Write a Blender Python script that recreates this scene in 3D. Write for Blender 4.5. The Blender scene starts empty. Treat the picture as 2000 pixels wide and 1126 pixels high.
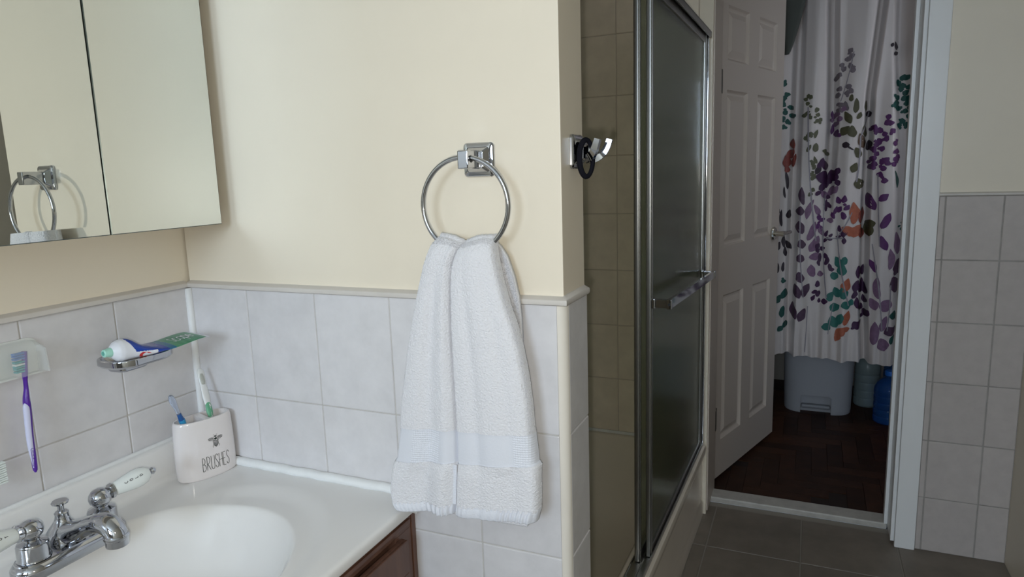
import bpy, bmesh, math, random
from mathutils import Vector, Matrix, noise as mnoise
random.seed(7)
SC = bpy.context.scene
COL = SC.collection

# ------------------------------------------------------------ camera
CAM = Vector((1.07058, -0.91633, 1.30728))
Rr = Vector((0.91681166, 0.39803028, -0.0320667))
Ru = Vector((-0.03728298, 0.16527529, 0.98554252))
Rf = Vector((-0.3975756, 0.90236133, -0.16636607))
cd = bpy.data.cameras.new('camera')
cam = bpy.data.objects.new('camera', cd)
COL.objects.link(cam)
cam.matrix_world = Matrix(((Rr.x, Ru.x, -Rf.x, CAM.x), (Rr.y, Ru.y, -Rf.y, CAM.y), (Rr.z, Ru.z, -Rf.z, CAM.z), (0, 0, 0, 1)))
cd.sensor_width = 36.0
cd.lens = 1330.0 / 2000.0 * 36.0
cd.clip_start = 0.02
SC.camera = cam

# ------------------------------------------------------------ world, lights, exposure
w = bpy.data.worlds.new('world')
SC.world = w
w.use_nodes = True
w.node_tree.nodes['Background'].inputs[0].default_value = (0.62, 0.78, 1.0, 1)
w.node_tree.nodes['Background'].inputs[1].default_value = 1.2

def area(name, loc, rot, sx, sy, power, col):
    l = bpy.data.lights.new(name, 'AREA')
    l.shape = 'RECTANGLE'
    l.size, l.size_y = sx, sy
    l.energy = power
    l.color = col
    o = bpy.data.objects.new(name, l)
    o.location = loc
    o.rotation_euler = rot
    COL.objects.link(o)
    return o
# daylight coming through the window in the wall behind the camera
WINX, WINZ, WINW, WINH, REARY = 0.93, 1.76, 0.90, 0.80, -3.2
area('window_daylight', (WINX, REARY - 0.03, WINZ), (math.radians(90), 0, 0), WINW, WINH, 38.0, (0.68, 0.83, 1.0))
# weak fill lamp added to brighten the room beyond, in an invented side window
W2Y, W2Z, W2W, W2H = 2.42, 1.62, 0.55, 0.8
area('side_room_fill', (2.028, W2Y, W2Z), (math.radians(90), 0, math.radians(90)), W2W, W2H, 1.15, (1.0, 0.90, 0.80))
# the phone's flash, just below and left of the lens
fl = bpy.data.lights.new('phone_flash', 'SPOT')
fl.spot_size = math.radians(155)
fl.spot_blend = 1.0
fl.energy = 13.8
fl.shadow_soft_size = 0.008
fl.color = (1.0, 0.95, 0.85)
flo = bpy.data.objects.new('phone_flash', fl)
flo.location = CAM - 0.013 * Rr - 0.024 * Ru
flo.rotation_euler = Rf.to_track_quat('-Z', 'Y').to_euler()
COL.objects.link(flo)

SC.view_settings.view_transform = 'Standard'
SC.view_settings.look = 'None'
SC.view_settings.gamma = 1.0
SC.view_settings.exposure = -0.10
SC.view_settings.use_curve_mapping = False
SC.cycles.max_bounces = 10
SC.cycles.transparent_max_bounces = 12
SC.cycles.sample_clamp_indirect = 12.0
SC.cycles.blur_glossy = 0.05
SC.cycles.use_denoising = True

# ------------------------------------------------------------ materials
def lin(c):
    return tuple((v / 12.92 if v <= 0.04045 else ((v + 0.055) / 1.055) ** 2.4) for v in c)
def srgb(r, g, b):
    return lin((r / 255, g / 255, b / 255))

def mat(name, col, rough=0.5, metal=0.0, var=0.0, scale=8.0, bump=0.0, bscale=200.0, trans=0.0, ior=1.45,
        coat=0.0, rnd=0.0, col2=None, sss=0.0, spec=0.5, stretch=None, sheen=0.0, detail=4.0, bdist=0.001):
    m = bpy.data.materials.new(name)
    m.use_nodes = True
    nt = m.node_tree
    b = nt.nodes['Principled BSDF']
    b.inputs['Roughness'].default_value = rough
    b.inputs['Metallic'].default_value = metal
    b.inputs['Transmission Weight'].default_value = trans
    b.inputs['IOR'].default_value = ior
    b.inputs['Coat Weight'].default_value = coat
    b.inputs['Coat Roughness'].default_value = 0.08
    b.inputs['Specular IOR Level'].default_value = spec
    b.inputs['Sheen Weight'].default_value = sheen
    if sss:
        b.inputs['Subsurface Weight'].default_value = sss
        b.inputs['Subsurface Radius'].default_value = (0.01, 0.01, 0.01)
        b.inputs['Subsurface Scale'].default_value = 0.3
    base = (*col, 1)
    b.inputs['Base Color'].default_value = base
    tc = nt.nodes.new('ShaderNodeNewGeometry')
    vec = tc.outputs['Position']
    if rnd and (var or col2):
        oi = nt.nodes.new('ShaderNodeObjectInfo')
        mul = nt.nodes.new('ShaderNodeMath'); mul.operation = 'MULTIPLY'; mul.inputs[1].default_value = 37.0
        nt.links.new(oi.outputs['Random'], mul.inputs[0])
        ad = nt.nodes.new('ShaderNodeVectorMath'); ad.operation = 'ADD'
        nt.links.new(vec, ad.inputs[0]); nt.links.new(mul.outputs[0], ad.inputs[1])
        vec = ad.outputs[0]
    if stretch:
        sv = nt.nodes.new('ShaderNodeVectorMath'); sv.operation = 'MULTIPLY'
        sv.inputs[1].default_value = stretch
        nt.links.new(vec, sv.inputs[0]); vec = sv.outputs[0]
    if var or col2:
        n = nt.nodes.new('ShaderNodeTexNoise')
        n.inputs['Scale'].default_value = scale
        n.inputs['Detail'].default_value = detail
        n.inputs['Roughness'].default_value = 0.6
        nt.links.new(vec, n.inputs['Vector'])
        mp = nt.nodes.new('ShaderNodeMapRange')
        mp.inputs['From Min'].default_value = 0.3; mp.inputs['From Max'].default_value = 0.7
        nt.links.new(n.outputs['Fac'], mp.inputs['Value'])
        mx = nt.nodes.new('ShaderNodeMix'); mx.data_type = 'RGBA'
        c2 = col2 if col2 else tuple(v * (1 - var) for v in col)
        mx.inputs['A'].default_value = (*c2, 1); mx.inputs['B'].default_value = base
        nt.links.new(mp.outputs['Result'], mx.inputs['Factor'])
        out = mx.outputs['Result']
        if rnd:
            m2 = nt.nodes.new('ShaderNodeMix'); m2.data_type = 'RGBA'; m2.blend_type = 'MULTIPLY'
            m2.inputs['Factor'].default_value = 1.0
            mr = nt.nodes.new('ShaderNodeMapRange')
            mr.inputs['To Min'].default_value = 1 - rnd; mr.inputs['To Max'].default_value = 1.0
            nt.links.new(oi.outputs['Random'], mr.inputs['Value'])
            nt.links.new(out, m2.inputs['A']); nt.links.new(mr.outputs['Result'], m2.inputs['B'])
            out = m2.outputs['Result']
        nt.links.new(out, b.inputs['Base Color'])
    if bump:
        n2 = nt.nodes.new('ShaderNodeTexNoise')
        n2.inputs['Scale'].default_value = bscale
        n2.inputs['Detail'].default_value = 3.0
        nt.links.new(vec, n2.inputs['Vector'])
        bp = nt.nodes.new('ShaderNodeBump')
        bp.inputs['Strength'].default_value = bump
        bp.inputs['Distance'].default_value = bdist
        nt.links.new(n2.outputs['Fac'], bp.inputs['Height'])
        nt.links.new(bp.outputs['Normal'], b.inputs['Normal'])
    return m

M = {}
M['paint'] = mat('cream_paint', (0.80, 0.722, 0.59), 0.38, var=0.03, scale=6, bump=0.12, bscale=90)
M['paint_white'] = mat('white_gloss_paint', (0.85, 0.85, 0.845), 0.3, var=0.03, scale=5, bump=0.05, bscale=60)
M['rear'] = mat('darkened_rear_wall', (0.22, 0.20, 0.185), 0.7)  # unseen wall, coloured dark so the chrome reflects darkness and less light bounces
M['ceiling'] = mat('ceiling_paint', (0.80, 0.79, 0.75), 0.8)
M['tile'] = mat('marbled_wall_tile', (0.715, 0.70, 0.71), 0.22, var=0.10, scale=26, rnd=0.04, bump=0.04, bscale=30, detail=7)
M['tile_far'] = mat('marbled_far_tile', (0.57, 0.515, 0.485), 0.25, var=0.10, scale=30, rnd=0.05, detail=7)
M['tile_tub'] = mat('beige_tub_tile', (0.90, 0.80, 0.665), 0.3, var=0.15, scale=12, rnd=0.05)
M['grout'] = mat('grey_grout', (0.56, 0.535, 0.50), 0.85, var=0.2, scale=30)
M['grout_dark'] = mat('worn_grout', (0.40, 0.375, 0.345), 0.85, var=0.3, scale=20)
M['rail'] = mat('rail_tile', (0.66, 0.62, 0.575), 0.25, var=0.1, scale=10)
M['caulk'] = mat('white_caulk', (0.82, 0.83, 0.83), 0.5, var=0.08, scale=25, bump=0.2, bscale=60)
M['bullnose'] = mat('cream_bullnose', (0.76, 0.71, 0.63), 0.5, var=0.06, scale=9)
M['marble'] = mat('cultured_marble', (0.81, 0.80, 0.785), 0.08, var=0.03, scale=4)
M['floor_tile'] = mat('brown_floor_tile', (0.245, 0.205, 0.165), 0.45, var=0.25, scale=10, rnd=0.12)
M['grout_tub'] = mat('tub_grout', (0.60, 0.53, 0.45), 0.85)
M['floor_grout'] = mat('floor_grout', (0.30, 0.27, 0.23), 0.9)
M['saddle'] = mat('marble_saddle', (0.56, 0.535, 0.49), 0.35, var=0.2, scale=25)
M['parquet'] = mat('dark_parquet', (0.070, 0.027, 0.013), 0.5, spec=0.25, var=0.45, scale=14, rnd=0.55, stretch=(1, 1, 1))
M['wood'] = mat('reddish_brown_wood', (0.165, 0.080, 0.052), 0.35, col2=(0.095, 0.046, 0.032), scale=5, stretch=(6, 6, 0.6), bump=0.05, bscale=40, detail=6)
M['wood_dark'] = mat('dark_gap', (0.02, 0.011, 0.008), 0.7)
M['chrome'] = mat('chrome', (0.52, 0.53, 0.56), 0.06, 1.0, var=0.05, scale=30)
M['chrome_dull'] = mat('brushed_aluminium', (0.36, 0.36, 0.345), 0.30, 1.0, var=0.15, scale=25, stretch=(8, 8, 1))
M['mirror'] = mat('mirror_silver', (0.73, 0.755, 0.73), 0.0, 1.0)
M['edge'] = mat('dark_mirror_edge', (0.10, 0.12, 0.11), 0.3, 0.6)
M['cab_side'] = mat('cabinet_side', (0.52, 0.49, 0.43), 0.5)
M['porcelain'] = mat('white_porcelain', (0.80, 0.84, 0.82), 0.12, coat=0.5)
M['ceramic'] = mat('blush_white_ceramic', (0.80, 0.755, 0.745), 0.14, coat=0.5, sss=0.05)
M['ceramic_in'] = mat('holder_inside', (0.50, 0.46, 0.44), 0.5)
M['ink'] = mat('dark_green_ink', (0.018, 0.028, 0.024), 0.5)
M['ink2'] = mat('black_ink', (0.01, 0.01, 0.012), 0.5)
M['terry'] = mat('white_terry', (0.79, 0.785, 0.815), 0.95, sheen=0.3, spec=0.1, bump=0.9, bscale=650, bdist=0.0016)
M['weave'] = mat('white_flat_weave', (0.72, 0.735, 0.79), 0.85, sheen=0.2, spec=0.15, bump=0.3, bscale=1200)
M['tub'] = mat('tub_enamel', (0.80, 0.72, 0.62), 0.2, var=0.06, scale=4)
M['rubber'] = mat('black_elastic', (0.006, 0.006, 0.010), 0.8, spec=0.15, bump=0.3, bscale=600)
M['purple'] = mat('purple_plastic', (0.085, 0.018, 0.30), 0.28)
M['lilac'] = mat('pale_lilac_grip', (0.62, 0.63, 0.80), 0.4)
M['bristle_teal'] = mat('teal_bristles', (0.05, 0.36, 0.38), 0.7)
M['bristle_blue'] = mat('blue_bristles', (0.06, 0.20, 0.52), 0.7)
M['bristle_white'] = mat('white_bristles', (0.75, 0.80, 0.78), 0.7)
M['white_plastic'] = mat('white_plastic', (0.78, 0.79, 0.78), 0.3)
M['mint'] = mat('mint_cap', (0.40, 0.74, 0.63), 0.3, sss=0.1)
M['mint_dark'] = mat('mint_cap_hole', (0.12, 0.40, 0.34), 0.5)
M['tube_white'] = mat('tube_white', (0.78, 0.80, 0.86), 0.28)
M['tube_blue'] = mat('tube_blue', (0.012, 0.055, 0.36), 0.22)
M['tube_teal'] = mat('tube_blue_green', (0.02, 0.16, 0.30), 0.25)
M['tube_green'] = mat('tube_green', (0.035, 0.22, 0.115), 0.28, col2=(0.10, 0.34, 0.20), scale=40, stretch=(1, 4, 1))
M['red'] = mat('red_ink', (0.55, 0.02, 0.025), 0.3)
M['clear'] = mat('clear_blue_plastic', (0.72, 0.80, 0.95), 0.12, trans=0.85, ior=1.45)
M['blue_grip'] = mat('blue_rubber_grip', (0.02, 0.10, 0.32), 0.3)
M['sky_grip'] = mat('sky_blue_plastic', (0.05, 0.36, 0.66), 0.3)
M['pad'] = mat('translucent_pad', (0.62, 0.64, 0.58), 0.35, trans=0.3)
M['green_grip'] = mat('green_grip', (0.14, 0.42, 0.25), 0.4)
M['frost_cover'] = mat('frosted_cover', (0.86, 0.88, 0.86), 0.25)
M['frost_cover'].node_tree.nodes['Principled BSDF'].inputs['Alpha'].default_value = 0.15
M['frost_edge'] = mat('frosted_edge', (0.86, 0.88, 0.86), 0.25)
M['frost_edge'].node_tree.nodes['Principled BSDF'].inputs['Alpha'].default_value = 0.34
M['bin'] = mat('grey_white_plastic', (0.32, 0.325, 0.345), 0.42)
M['bin_dark'] = mat('darker_bin_plastic', (0.24, 0.25, 0.27), 0.45)  # darker grey plastic for the pedal
M['jug'] = mat('blue_water_plastic', (0.05, 0.20, 0.52), 0.08, trans=0.75, ior=1.33)
M['jug_clear'] = mat('pale_plastic', (0.26, 0.32, 0.32), 0.3, trans=0.4, ior=1.3)
M['jug_cap'] = mat('jug_cap_blue', (0.02, 0.16, 0.60), 0.35)
M['drape'] = mat('dark_drape', (0.07, 0.075, 0.065), 0.85)
M['curtain'] = mat('pale_satin_curtain', (0.62, 0.56, 0.535), 0.42, bump=0.15, bscale=500, sheen=0.3)
M['brass'] = mat('dark_hinge', (0.045, 0.038, 0.03), 0.4, 0.6)
M['nickel'] = mat('satin_nickel', (0.62, 0.60, 0.52), 0.2, 1.0)
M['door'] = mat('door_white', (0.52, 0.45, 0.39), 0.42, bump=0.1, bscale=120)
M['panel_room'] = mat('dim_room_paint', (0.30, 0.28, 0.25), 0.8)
M['tan'] = mat('tan_filler', (0.42, 0.36, 0.28), 0.6)
gl = mat('obscure_glass', (0.68, 0.745, 0.62), 0.11, trans=0.97, ior=1.17, bump=0.2, bscale=350)
M['glass'] = gl
M['win_glass'] = mat('window_glass', (0.95, 0.97, 1.0), 0.0, trans=1.0, ior=1.02)

# ------------------------------------------------------------ helpers
ORG = {}
def tag(o, label=None, cat=None, group=None, kind=None):
    if label: o['label'] = label
    if cat: o['category'] = cat
    if group: o['group'] = group
    if kind: o['kind'] = kind
    return o
def thing(name, label, cat, loc, group=None):
    o = bpy.data.objects.new(name, None)
    o.empty_display_size = 0.02
    o.location = loc
    COL.objects.link(o)
    ORG[o.name] = Vector(loc)
    return tag(o, label, cat, group)
def finish(bm, m, sharp=35):
    bmesh.ops.recalc_face_normals(bm, faces=bm.faces[:])
    a = math.radians(sharp)
    for f in bm.faces: f.smooth = True
    for e in bm.edges:
        if len(e.link_faces) == 2 and e.calc_face_angle(0) > a: e.smooth = False
    me = bpy.data.meshes.new('mesh')
    bm.to_mesh(me); bm.free()
    if isinstance(m, (list, tuple)):
        for x in m: me.materials.append(x)
    else:
        me.materials.append(m)
    return me
def obj(name, bm, m, parent=None, org=None, sharp=35, recalc=True):
    """bm is in world coordinates; links it as ONE mesh object whose origin is org (or the parent's)."""
    if org is None:
        if parent is not None: org = ORG[parent.name]
        else:
            lo = Vector((min(v.co.x for v in bm.verts), min(v.co.y for v in bm.verts), min(v.co.z for v in bm.verts)))
            hi = Vector((max(v.co.x for v in bm.verts), max(v.co.y for v in bm.verts), max(v.co.z for v in bm.verts)))
            org = Vector(((lo.x + hi.x) / 2, (lo.y + hi.y) / 2, lo.z))
    org = Vector(org)
    for v in bm.verts: v.co -= org
    me = finish(bm, m, sharp)
    me.name = name
    o = bpy.data.objects.new(name, me)
    COL.objects.link(o)
    if parent is not None:
        o.parent = parent
        o.location = org - ORG[parent.name]
    else:
        o.location = org
    ORG[o.name] = org
    if sharp <= 40 and len(me.polygons) < 4000:
        wnm = o.modifiers.new('weighted', 'WEIGHTED_NORMAL'); wnm.keep_sharp = True
    return o
def struct(name, bm, m, parent=None, **k):
    o = obj(name, bm, m, parent, **k)
    if parent is None: o['kind'] = 'structure'
    return o
def piece(name, me, parent, loc):
    o = bpy.data.objects.new(name, me)
    o.parent = parent
    o.location = Vector(loc) - ORG[parent.name]
    COL.objects.link(o)
    ORG[o.name] = Vector(loc)
    return o
def box(bm, lo, hi, bev=0.0, seg=2):
    lo, hi = Vector(lo), Vector(hi)
    vs = [bm.verts.new((x, y, z)) for x in (lo.x, hi.x) for y in (lo.y, hi.y) for z in (lo.z, hi.z)]
    F = [(0, 1, 3, 2), (4, 6, 7, 5), (0, 4, 5, 1), (2, 3, 7, 6), (0, 2, 6, 4), (1, 5, 7, 3)]
    fs = [bm.faces.new([vs[i] for i in f]) for f in F]
    if bev > 0:
        es = list({e for f in fs for e in f.edges})
        bmesh.ops.bevel(bm, geom=es, offset=bev, segments=seg, profile=0.5, affect='EDGES')
    return vs
def boxm(lo, hi, bev=0.0, seg=2):
    bm = bmesh.new(); box(bm, lo, hi, bev, seg); return bm
def basis(d):
    d = Vector(d).normalized()
    a = Vector((0, 0, 1)) if abs(d.z) < 0.9 else Vector((1, 0, 0))
    u = d.cross(a).normalized(); v = d.cross(u).normalized()
    return u, v, d
def ringface(bm, rings, closed_u=True, cap0=True, cap1=True, mi=0):
    n = len(rings[0])
    for i in range(len(rings) - 1):
        for j in range(n if closed_u else n - 1):
            k = (j + 1) % n
            try:
                f = bm.faces.new((rings[i][j], rings[i][k], rings[i + 1][k], rings[i + 1][j])); f.material_index = mi
            except ValueError: pass
    if cap0 and n > 2: bm.faces.new(list(reversed(rings[0]))).material_index = mi
    if cap1 and n > 2: bm.faces.new(rings[-1]).material_index = mi
def lathe(bm, prof, base, axis=(0, 0, 1), n=28, mi=0, sq=None):
    """prof: [(r, h)] revolved about axis at base; sq=(a,b): ellipse scale"""
    u, v, d = basis(axis)
    base = Vector(base)
    sa, sb = sq if sq else (1, 1)
    rings = []
    for r, h in prof:
        rings.append([bm.verts.new(base + d * h + (u * math.cos(2 * math.pi * k / n) * sa + v * math.sin(2 * math.pi * k / n) * sb) * max(r, 1e-5)) for k in range(n)])
    ringface(bm, rings, mi=mi)
def tube(bm, pts, rad, n=12, closed=False, mi=0, flat=None):
    """sweep a circle (radius or list) along pts; flat=(ku,kv) squashes the section"""
    pts = [Vector(p) for p in pts]
    N = len(pts)
    rad = rad if isinstance(rad, (list, tuple)) else [rad] * N
    rings = []
    u = None
    for i, p in enumerate(pts):
        if closed: t = (pts[(i + 1) % N] - pts[i - 1])
        else: t = pts[min(i + 1, N - 1)] - pts[max(i - 1, 0)]
        t = t.normalized()
        if u is None: u, v, _ = basis(t)
        else:
            u = (u - t * u.dot(t)).normalized(); v = t.cross(u).normalized()
        fu, fv = flat if flat else (1, 1)
        rings.append([bm.verts.new(p + (u * math.cos(2 * math.pi * k / n) * fu + v * math.sin(2 * math.pi * k / n) * fv) * rad[i]) for k in range(n)])
    if closed:
        rings.append(rings[0]); ringface(bm, rings, cap0=False, cap1=False, mi=mi)
    else: ringface(bm, rings, mi=mi)
def catmull(P, k=6):
    P = [Vector(p) for p in P]
    out = []
    for i in range(len(P) - 1):
        p0, p1, p2, p3 = P[max(i - 1, 0)], P[i], P[i + 1], P[min(i + 2, len(P) - 1)]
        for j in range(k):
            t = j / k
            out.append(0.5 * ((2 * p1) + (p2 - p0) * t + (2 * p0 - 5 * p1 + 4 * p2 - p3) * t * t + (3 * p1 - p0 - 3 * p2 + p3) * t ** 3))
    out.append(P[-1])
    return out
def gridmesh(bm, F, nu, nv, mi=0, closed_u=False):
    rows = [[bm.verts.new(F(i / nu, j / nv)) for i in range(nu + (0 if closed_u else 1))] for j in range(nv + 1)]
    ringface(bm, rows, closed_u=closed_u, cap0=False, cap1=False, mi=mi)
    return rows
def sstep(a, b, x):
    t = min(1, max(0, (x - a) / (b - a))); return t * t * (3 - 2 * t)
def interp(T, x):
    """T: sorted [(x, v)] ; smooth piecewise interpolation"""
    if x <= T[0][0]: return T[0][1]
    for (a, va), (b, vb) in zip(T, T[1:]):
        if x <= b:
            return va + (vb - va) * (x - a) / (b - a)
    return T[-1][1]
def ribbon(bm, pts, wid, put, off=0.0, mi=0):
    """a drawn stroke: pts in (a,b) plane coordinates, put(a,b,off) -> world"""
    L, R_ = [], []
    n = len(pts)
    for i, p in enumerate(pts):
        q0, q1 = pts[max(i - 1, 0)], pts[min(i + 1, n - 1)]
        dx, dy = q1[0] - q0[0], q1[1] - q0[1]
        l = math.hypot(dx, dy) or 1
        nx, ny = -dy / l * wid / 2, dx / l * wid / 2
        L.append(bm.verts.new(put(p[0] + nx, p[1] + ny, off))); R_.append(bm.verts.new(put(p[0] - nx, p[1] - ny, off)))
    for i in range(n - 1):
        bm.faces.new((L[i], L[i + 1], R_[i + 1], R_[i])).material_index = mi
def blob(bm, cx, cy, rx, ry, ang, put, off=0.0, n=14, mi=0):
    c, s = math.cos(ang), math.sin(ang)
    f = lambda a, b: put(cx + a * c - b * s, cy + a * s + b * c, off)
    ctr = bm.verts.new(f(0, 0))
    r1 = [bm.verts.new(f(rx * .55 * math.cos(2 * math.pi * k / n), ry * .55 * math.sin(2 * math.pi * k / n))) for k in range(n)]
    r2 = [bm.verts.new(f(rx * math.cos(2 * math.pi * k / n), ry * math.sin(2 * math.pi * k / n))) for k in range(n)]
    for k in range(n):
        j = (k + 1) % n
        bm.faces.new((ctr, r1[k], r1[j])).material_index = mi
        bm.faces.new((r1[k], r2[k], r2[j], r1[j])).material_index = mi
def arc(cx, cy, rx, ry, a0, a1, n=10):
    return [(cx + rx * math.cos(math.radians(a0 + (a1 - a0) * i / n)), cy + ry * math.sin(math.radians(a0 + (a1 - a0) * i / n))) for i in range(n + 1)]

# letters as strokes in a unit box (width, height 1)
GLYPH = {
 'B': (0.5, [[(0, 0), (0, 1)], [(0, 1)] + arc(0.08, .76, .30, .24, 90, -90) + [(0, .52)], [(0, .52)] + arc(0.08, .26, .40, .26, 90, -90) + [(0, 0)]]),
 'R': (0.5, [[(0, 0), (0, 1)], [(0, 1)] + arc(0.1, .74, .36, .26, 90, -90) + [(0, .48)], [(.08, .48), (.5, 0)]]),
 'U': (0.5, [[(0, 1), (0, .25)] + arc(.25, .25, .25, .25, 180, 360) + [(.5, 1)]]),
 'S': (0.45, [arc(.24, .77, .21, .23, 20, 180) + [(.06, .66), (.40, .36)] + arc(.22, .24, .21, .24, 20, -170)]),
 'H': (0.5, [[(0, 0), (0, 1)], [(.5, 0), (.5, 1)], [(0, .5), (.5, .52)]]),
 'E': (0.42, [[(.42, 1), (0, 1), (0, 0), (.42, 0)], [(0, .52), (.34, .52)]]),
 'C': (0.5, [arc(.28, .5, .28, .5, 50, 310, 14)]),
 'O': (0.56, [arc(.28, .5, .28, .5, 0, 360, 18)]),
 'L': (0.42, [[(0, 1), (0, 0), (.42, 0)]]),
 'D': (0.5, [[(0, 0), (0, 1)], [(0, 1)] + arc(.05, .5, .45, .5, 90, -90, 12) + [(0, 0)]]),
 'T': (0.5, [[(0, 1), (.5, 1)], [(.25, 1), (.25, 0)]]),
 'o': (0.5, [arc(.25, .3, .25, .3, 0, 360, 14)]),
 'c': (0.46, [arc(.26, .3, .26, .3, 45, 315, 12)]),
 'p': (0.5, [[(0, .6), (0, -.35)], arc(.22, .3, .26, .3, 180, -180, 14)]),
 'e': (0.5, [[(0, .3), (.5, .3)] + arc(.25, .3, .25, .3, 0, 300, 12)]),
 'r': (0.32, [[(0, .6), (0, 0)], arc(.2, .34, .2, .24, 170, 60, 6)]),
 'a': (0.5, [arc(.25, .3, .25, .3, 0, 360, 14), [(.5, .6), (.5, 0)]]),
 'l': (0.12, [[(.05, 1), (.05, 0)]]),
 'b': (0.5, [[(0, 1), (0, 0)], arc(.25, .3, .25, .3, 0, 360, 14)]),
 '-': (0.3, [[(0, .35), (.3, .35)]]),
}
def write(bm, text, a0, b0, h, wid, put, gap=0.18, xs=1.0, off=0.0004, wob=0.0):
    a = a0
    for i, ch in enumerate(text):
        wd, st = GLYPH[ch]
        dz = (random.random() - .5) * wob * h
        for s in st:
            s2 = []
            for p, q in zip(s, s[1:]):
                k = max(1, int(math.hypot(q[0] - p[0], q[1] - p[1]) / 0.12))
                s2 += [(p[0] + (q[0] - p[0]) * t / k, p[1] + (q[1] - p[1]) * t / k) for t in range(k)]
            s2.append(s[-1])
            ribbon(bm, [(a + x * h * xs, b0 + dz + y * h) for x, y in s2], wid, put, off)
        a += (wd + gap) * h * xs
    return a - a0

# ============================================================ STRUCTURE
ZR, TH, TW = 1.1165, 0.201, 0.1524
W, D = 0.7507, 1.586
CEIL = 2.42
XR = 1.695          # right wall of the bathroom
S_ = lambda name, bm, m, parent=None, **k: struct(name, bm, m, parent, **k)

# floor of the bathroom: dark grout bed with single tiles on it
fl_ = S_('floor', boxm((-0.1, REARY - 0.1, -0.06), (XR + 0.1, D + 0.115, -0.003)), M['floor_grout'])
def tile_mesh(nx, ny, nz, m, bev=0.0018):
    return finish(boxm((0, 0, 0), (nx, ny, nz), bev, 2), m, 15)
gx = [0.778, 1.083, 1.388, 1.693]
gy = [1.36 - 0.305 * k for k in range(-1, 6)]
meshes = {}
def get_tile(a, b, c, m, bev=0.0018):
    k = (round(a, 4), round(b, 4), round(c, 4), m.name)
    if k not in meshes: meshes[k] = tile_mesh(a, b, c, m, bev)
    return meshes[k]
g = 0.0022
for x0, x1 in zip([0.73, 0.778, 1.083, 1.388], [0.778, 1.083, 1.388, XR]):
    for y1 in gy:
        y0 = y1 - 0.305
        y1_ = min(y1, D + 0.112)
        if y0 < -0.2: continue
        piece('floor_tile', get_tile(x1 - x0 - 2 * g, y1_ - y0 - 2 * g, 0.006, M['floor_tile']), fl_, (x0 + g, y0 + g, -0.006))

# --- the wall the towel hangs on (a short partition; its end is the cream strip)
wb = S_('wall_back', boxm((0.0, 0.004, 0.0), (W - 0.004, 0.105, CEIL), 0.002), M['paint'])
obj('grout', boxm((0.0, 0.0018, 0.0), (W - 0.0128, 0.0042, ZR + 0.004)), M['grout'], wb)
obj('grout', boxm((W - 0.0042, 0.0128, 0.0), (W - 0.0022, 0.1045, ZR + 0.004)), M['grout'], wb)
tg = 0.0008
colx = [0.006, 0.1418, 0.2942, 0.4466, 0.599, 0.7375]
for j in range(6):
    z1 = ZR - j * TH; z0 = max(z1 - TH, 0.0)
    for i in range(5):
        if j > 1 and i < 3: continue
        a, b = colx[i], colx[i + 1]
        piece('wall_tile', get_tile(b - a - 2 * tg, 0.006, z1 - z0 - 2 * tg, M['tile']), wb, (a + tg, 0.0, z0 + tg))
    piece('wall_tile', get_tile(0.006, 0.105 - 0.0135 - tg, z1 - z0 - 2 * tg, M['tile']), wb, (W - 0.006, 0.0135, z0 + tg)) if j else None
# strip rows sit a little lower/higher than the front ones
piece('wall_tile', get_tile(0.006, 0.105 - 0.0135 - tg, TH - 2 * tg, M['tile']), wb, (W - 0.006, 0.0135, ZR - TH + tg))

# --- left wall with the cabinet, vanity and soap dish
wl = S_('wall_left', boxm((-0.12, REARY, 0.0), (-0.004, 0.10, CEIL)), M['paint'])
obj('grout', boxm((-0.0042, -1.2, 0.70), (-0.0018, 0.0, ZR + 0.004)), M['grout'], wl)
rowy = [-0.006, -0.1528] + [-0.1528 - TW * k for k in range(1, 7)]
for j in range(2):
    z1 = ZR - j * TH; z0 = z1 - TH
    for i in range(7):
        a, b = rowy[i + 1], rowy[i]
        piece('wall_tile', get_tile(0.006, b - a - 2 * tg, z1 - z0 - 2 * tg, M['tile']), wl, (-0.006, a + tg, z0 + tg))

def profile_run(pts, path, closed=True):
    """extrude a closed (out, z) profile along a list of (position(out), ...) functions"""
    bm = bmesh.new()
    rings = [[bm.verts.new(f(o, z)) for o, z in pts] for f in path]
    ringface(bm, rings)
    return bm
RAIL = [(0.008, -0.0005), (-0.005, -0.0005), (-0.008, 0.0012), (-0.009, 0.0045), (-0.0082, 0.0080), (-0.0055, 0.0098), (0.001, 0.0112), (0.008, 0.0140)]
rp = lambda z: ZR + z
S_('trim_1', profile_run(RAIL, [lambda o, z: (0.004, o, rp(z)), lambda o, z: (W - o * 0.55, o, rp(z)), lambda o, z: (W - o * 0.55, 0.104, rp(z))]), M['rail'])
S_('trim_2', profile_run(RAIL, [lambda o, z: (-o, -0.006, rp(z)), lambda o, z: (-o, -1.2, rp(z))]), M['rail'])
# bullnose at the outer corner
bmq = bmesh.new()
rq = 0.0135
prof = [(W - rq + rq * math.sin(math.radians(a)), rq - rq * math.cos(math.radians(a))) for a in range(0, 91, 10)]
prof = [(W - rq, 0.006)] + [(W - rq, 0.0)] + prof[1:] + [(W - 0.006, rq)]
rings = [[bmq.verts.new((x, y - 0.0006, z)) for x, y in prof] for z in (0.0, ZR * 0.5, ZR - 0.001)]
ringface(bmq, rings)
S_('trim_3', bmq, M['bullnose'])
# caulk in the inner corner and behind the counter top
bmc = bmesh.new()
def bead(path, r):
    tube(bmc, path, r, 20)
bead([(0.003, -0.003, z) for z in [0.845 + i * 0.03 for i in range(10)]], 0.0065)
bead([(0.02 + i * 0.02, -0.0045 + 0.0008 * math.sin(i * 1.7), 0.7835 + 0.0008 * math.sin(i * 2.3)) for i in range(24)], 0.0085)
bead([(0.004, -0.004 - i * 0.03, 0.8445) for i in range(31)], 0.004)
S_('trim_4', bmc, M['caulk'])

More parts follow.
